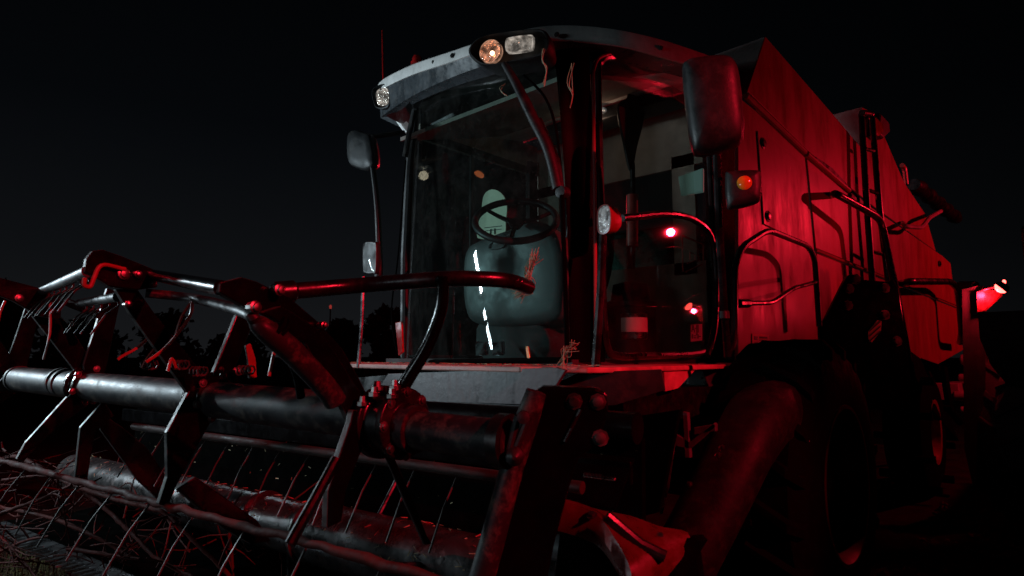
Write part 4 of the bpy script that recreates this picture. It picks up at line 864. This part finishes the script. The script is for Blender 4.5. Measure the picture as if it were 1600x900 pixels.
# ================================================================== BACKGROUND
def tree(px, base, topy, hw, D, label, n=1500, name='tree'):
    c = P(px, 555, D=D); c.z = 0; hgt = CZ+(555-topy)/965*D; r = hw/960*D
    t = empty(name, c, label, 'tree', 'dark trees along the far field edge')
    b = MB(); b.tube([c, c+Vector((.02, 0, hgt*.35)), c+Vector((.1, .1, hgt*.7))], [r*.09, r*.06, r*.02], 8)
    for k in range(7):
        a = random.uniform(0, 2*pi); z0 = hgt*random.uniform(.25, .6); b.tube([c+Vector((0, 0, z0)), c+Vector((cos(a)*r*.7, sin(a)*r*.7, z0+hgt*.2))], [r*.035, r*.01], 6)
    b.build('trunk', M['wood'], t)
    b = MB(); cl = [(Vector((cos(a)*r*q, sin(a)*r*q, hgt*z)), r*s) for a, q, z, s in [(random.uniform(0, 6.28), random.uniform(.1, .7), random.uniform(.12, .82), random.uniform(.25, .5)) for _ in range(26)]]
    cl.append((Vector((0, 0, hgt*.86)), r*.25))
    ls_ = max(.08, D*.0055); n = int(n*1.6)
    for k in range(n):
        cc, cr = random.choice(cl); d = Vector((random.gauss(0, 1), random.gauss(0, 1), random.gauss(0, .8))).normalized()*cr*random.uniform(.4, 1.1)
        p = c+cc+d
        if p.z > hgt: p.z = hgt
        a = Vector((random.gauss(0, 1), random.gauss(0, 1), random.gauss(0, 1))).normalized(); q = a.orthogonal().normalized(); s = ls_*random.uniform(.6, 1.5)
        b.add([p-a*s, p+q*s*.6, p+a*s, p-q*s*.6], [(0, 1, 2, 3)])
    b.build('crown', M['leaf'], t, smooth=False)
tree(600, 555, 468, 38, 38, 'dark bushy tree on the horizon just left of the cab')
tree(535, 555, 492, 32, 42, 'rounded dark tree behind the thin mast')
tree(478, 555, 512, 36, 45, 'low dark shrubby tree seen through the near reel star')
tree(270, 555, 482, 60, 34, 'wide dark tree seen between the reel arms')
tree(372, 555, 520, 50, 40, 'low dark tree right of the reel star in the middle', 1200)
tree(128, 555, 500, 70, 32, 'broad low tree behind the left reel star', 1800)
tree(-8, 555, 424, 62, 30, 'tallest tree, cut by the left edge of the view', 2200)
ms = empty('mast', P(514, 555, D=60).xy.to_3d(), 'thin distant mast with a tiny red light at its tip, above the trees', 'mast')
mb_ = P(514, 555, D=60); mz = CZ+(555-482)/965*60
b = MB(); b.tube([(mb_.x, mb_.y, 0), (mb_.x, mb_.y, mz)], [.12, .06], 8); b.build('pole', M['black'], ms)
b = MB(); b.lathe((mb_.x, mb_.y, mz), (0, 0, 1), [(0, .10), (.3, .13), (.4, .02)], 8); b.build('lamp', M['glowmast'], ms)

# ---- cut branches lying in front of the header
BR = [
 ('long knobbly branch slanting down from the reel star to the lower edge', [(0, 722, 3.9), (26, 714, 3.85), (70, 735, 3.7), (120, 760, 3.5), (180, 780, 3.35), (240, 795, 3.2), (262, 806, 3.1), (300, 842, 3.0), (360, 900, 2.9)], .014),
 ('red-lit branch running down to the right under the reel', [(128, 765, 3.55), (146, 778, 3.45), (180, 808, 3.35), (213, 840, 3.25), (247, 874, 3.15), (300, 902, 3.05)], .013),
 ('thin branch curving through the lower left corner', [(0, 793, 3.9), (73, 808, 3.75), (127, 828, 3.6), (173, 852, 3.5), (205, 870, 3.4)], .012),
 ('straight twig climbing from the left edge to the reel', [(0, 803, 3.7), (63, 780, 3.6), (112, 758, 3.5)], .011),
 ('short thick stick in the bottom left corner', [(106, 857, 3.5), (160, 866, 3.4), (218, 874, 3.35)], .012),
 ('upright thin twig near the lower edge', [(358, 832, 3.1), (362, 866, 3.1), (364, 905, 3.1)], .008),
 ('forked twig hanging below the tine bar', [(92, 742, 3.6), (90, 770, 3.6), (97, 808, 3.65)], .006),
 ('pale twig crossing behind the reel arm', [(0, 752, 3.9), (43, 745, 3.8), (75, 744, 3.75)], .008),
 ('bent twig at the left edge close to the ground', [(0, 862, 3.9), (40, 845, 3.8), (76, 838, 3.7)], .009),
 ('thin twig leaning from the soil up to the auger', [(215, 860, 3.45), (235, 838, 3.45), (255, 812, 3.45)], .005),
 ('fine dark twig in the very corner', [(0, 838, 3.7), (30, 870, 3.6), (56, 902, 3.5)], .007),
 ('short red twig near the middle of the lower edge', [(196, 880, 3.4), (190, 868, 3.4), (203, 852, 3.4)], .007),
]
for lab, pts, r in BR:
    b = MB(); c = catmull([P(x, y, D=d) for x, y, d in pts], 6)
    c = [p+Vector((random.gauss(0, .0015), random.gauss(0, .0015), random.gauss(0, .0015))) for p in c]
    b.tube(c, [r*(1.15-.5*i/len(c))*random.uniform(.85, 1.2) for i in range(len(c))], 8)
    for k in range(4):
        i = random.randrange(1, len(c)-1); d = Vector((random.gauss(0, 1), random.gauss(0, 1), random.gauss(.3, .6))).normalized(); ln = random.uniform(.05, .22)
        b.tube([c[i], c[i]+d*ln*.5+Vector((0, 0, .01)), c[i]+d*ln], [r*.5, r*.38, r*.2], 6)
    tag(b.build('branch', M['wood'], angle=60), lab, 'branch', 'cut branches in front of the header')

# loose stalks and twigs pushed together under the header: nobody could count them
sl = MB()
for k in range(420):
    x, y = random.uniform(-20, 520), random.uniform(700, 905)
    if y < 690+x*.33: continue
    p = P(x, y, D=random.uniform(3.3, 4.6)); p.z = max(p.z, .03)
    d = Vector((random.gauss(0, 1), random.gauss(0, .7), random.gauss(0, .45))).normalized(); ln = random.uniform(.08, .45); r = random.uniform(.002, .006)
    m_ = p+d*ln*.5+Vector((random.gauss(0, .02), 0, random.gauss(0, .03))); sl.tube(catmull([p, m_, p+d*ln], 3), [r*1.1, r, r, r, r*.8, r*.7, r*.5], 5)
tag(sl.build('stalk_litter', M['wood'], origin=(0, 0, 0)), 'loose stalks and twigs heaped under the header', kind='stuff')

# chaff lying on the platform, in the trough and on the auger
cf = MB()
def flake(p, n, ln):
    a = Vector((random.gauss(0, 1), random.gauss(0, 1), random.gauss(0, .3))); a = (a-n*a.dot(n)).normalized(); q = n.cross(a)
    w_ = random.uniform(.0008, .0018); p = p+n*.003; cf.add([p-a*ln-q*w_, p+a*ln-q*w_, p+a*ln+q*w_+n*.004, p-a*ln+q*w_+n*.002], [(0, 1, 2, 3)])
for k in range(260): flake(Vector((random.uniform(-4.2, -1.75), random.uniform(2.45, 2.62), zt)), Vector((0, 0, 1)), random.uniform(.005, .025))
for k in range(260):
    u = random.uniform(UL, UR); a = random.uniform(1.0, 3.0); d = HN*cos(a)+Vector((0, 0, sin(a))); flake(along(ax0, u)+d*(.137 if u < uof(am_) else .152), d, random.uniform(.004, .02))
for k in range(110):
    u = random.uniform(UL, UR); dw = .425+random.uniform(-.01, .0); flake(TR(u, dw, zz+random.uniform(.1, .52)), -HN, random.uniform(.004, .018))
tag(cf.build('chaff', M['straw'], smooth=False, origin=(0, 0, 0)), 'chaff and broken straw on the platform, trough and auger', kind='stuff')

# ---- straw caught on the machine
ST = [
 ('dry straw wisp hanging from the roof lamp above the windshield', [(852, 76), (850, 92), (854, 110), (851, 134)], 2.40, 3),
 ('dry straw wisp hanging down the dark front pillar', [(893, 100), (891, 130), (893, 150), (892, 168)], 2.60, 3),
 ('tangle of straw wrapped round the end of the black front bar', [(838, 396), (826, 425), (822, 446), (806, 462)], 2.10, 22),
 ('tuft of straw standing on the corner of the platform', [(876, 574), (882, 556), (892, 546), (900, 540)], 2.45, 12),
 ('fine straw thread stuck under the roof edge', [(788, 130), (784, 140), (792, 150)], 2.42, 2),
]
for lab, pts, Y, n in ST:
    b = MB()
    for k in range(n):
        c = catmull([P(x, y, Y=Y)+Vector((random.gauss(0, .008), random.gauss(0, .008), random.gauss(0, .01)))*(1 if n < 5 else 1.7) for x, y in pts], 4)
        b.tube(c, .0025 if n < 5 else .0018, 5)
    tag(b.build('straw_wisp', M['straw']), lab, 'straw', 'straw caught on the machine')

# ---- loose things carried in the cab
o = empty('shovel', P(990, 500, X=-2.42), 'dark shovel standing blade up on a long handle inside the cab door', 'shovel')
def PSv(x, y, off=0.0): return P(x, y, X=-2.42+off)
b = MB(); b.prism(catmull([PSv(x, y) for x, y in ((983, 136), (996, 130), (1000, 150), (1008, 172), (1004, 200), (996, 230), (990, 262), (984, 262), (976, 225), (967, 180), (968, 160), (981, 152))], 4, True), (-.03, .02, 0)); b.build('blade', M['plastic'], o, bevel=.01)
b = MB(); b.tube([PSv(988, 255), PSv(989, 310), PSv(988, 420)], .020, 10); b.build('handle', M['black'], o)
b = MB(); b.tube([PSv(988, 305, .02), PSv(988, 385, .02)], [.045, .045], 12); b.build('sleeve', M['rim'], o)
o = empty('storage_drum', P(985, 520, X=-2.5), 'dark lidded drum standing behind the cab door glass', 'drum')
q = P(985, 470, X=-2.5); q.z = zt+.25
b = MB(); b.lathe(q, (0, 0, 1), [(-.22, .14), (-.2, .19), (.16, .19), (.17, .20), (.2, .20), (.22, .15), (.34, .13), (.36, .06)], 28); b.build('body', M['plastic'], o)
o = empty('paint_can', P(991, 520, X=-2.28), 'small can with a pale paper label beside the drum in the cab', 'can')
q = P(991, 508, X=-2.28); b = MB(); b.lathe(q, (0, 0, 1), [(-.10, .085), (-.09, .09), (.07, .09), (.075, .093), (.08, .085)], 24); b.build('body', M['steel'], o)
b = MB(); b.lathe(q, (0, 0, 1), [(-.05, .0915), (.05, .0915)], 24); b.build('paper_label', M['label'], o)
o = empty('card_sheet', P(768, 360, Y=3.2), 'pale cream card with small print leaning up behind the steering wheel', 'card')
b = MB(); b.prism(catmull([P(x, y, Y=3.3) for x, y in ((746, 372), (752, 330), (756, 305), (768, 296), (782, 301), (792, 318), (790, 345), (786, 366))], 3, True), (0, .012, .0)); b.build('sheet', M['cream'], o, smooth=False)
b = MB()
for (x0, y0, x1, y1) in ((757, 356, 784, 353), (758, 361, 783, 358)): b.tube([P(x0, y0, Y=3.296), P(x1, y1, Y=3.296)], .003, 5)
for (x0, y0, x1, y1) in ((766, 368, 767, 358), (773, 366, 773, 357)): b.tube([P(x0, y0, Y=3.296), P(x1, y1, Y=3.296)], .005, 5)
b.build('print', M['ink'], o)
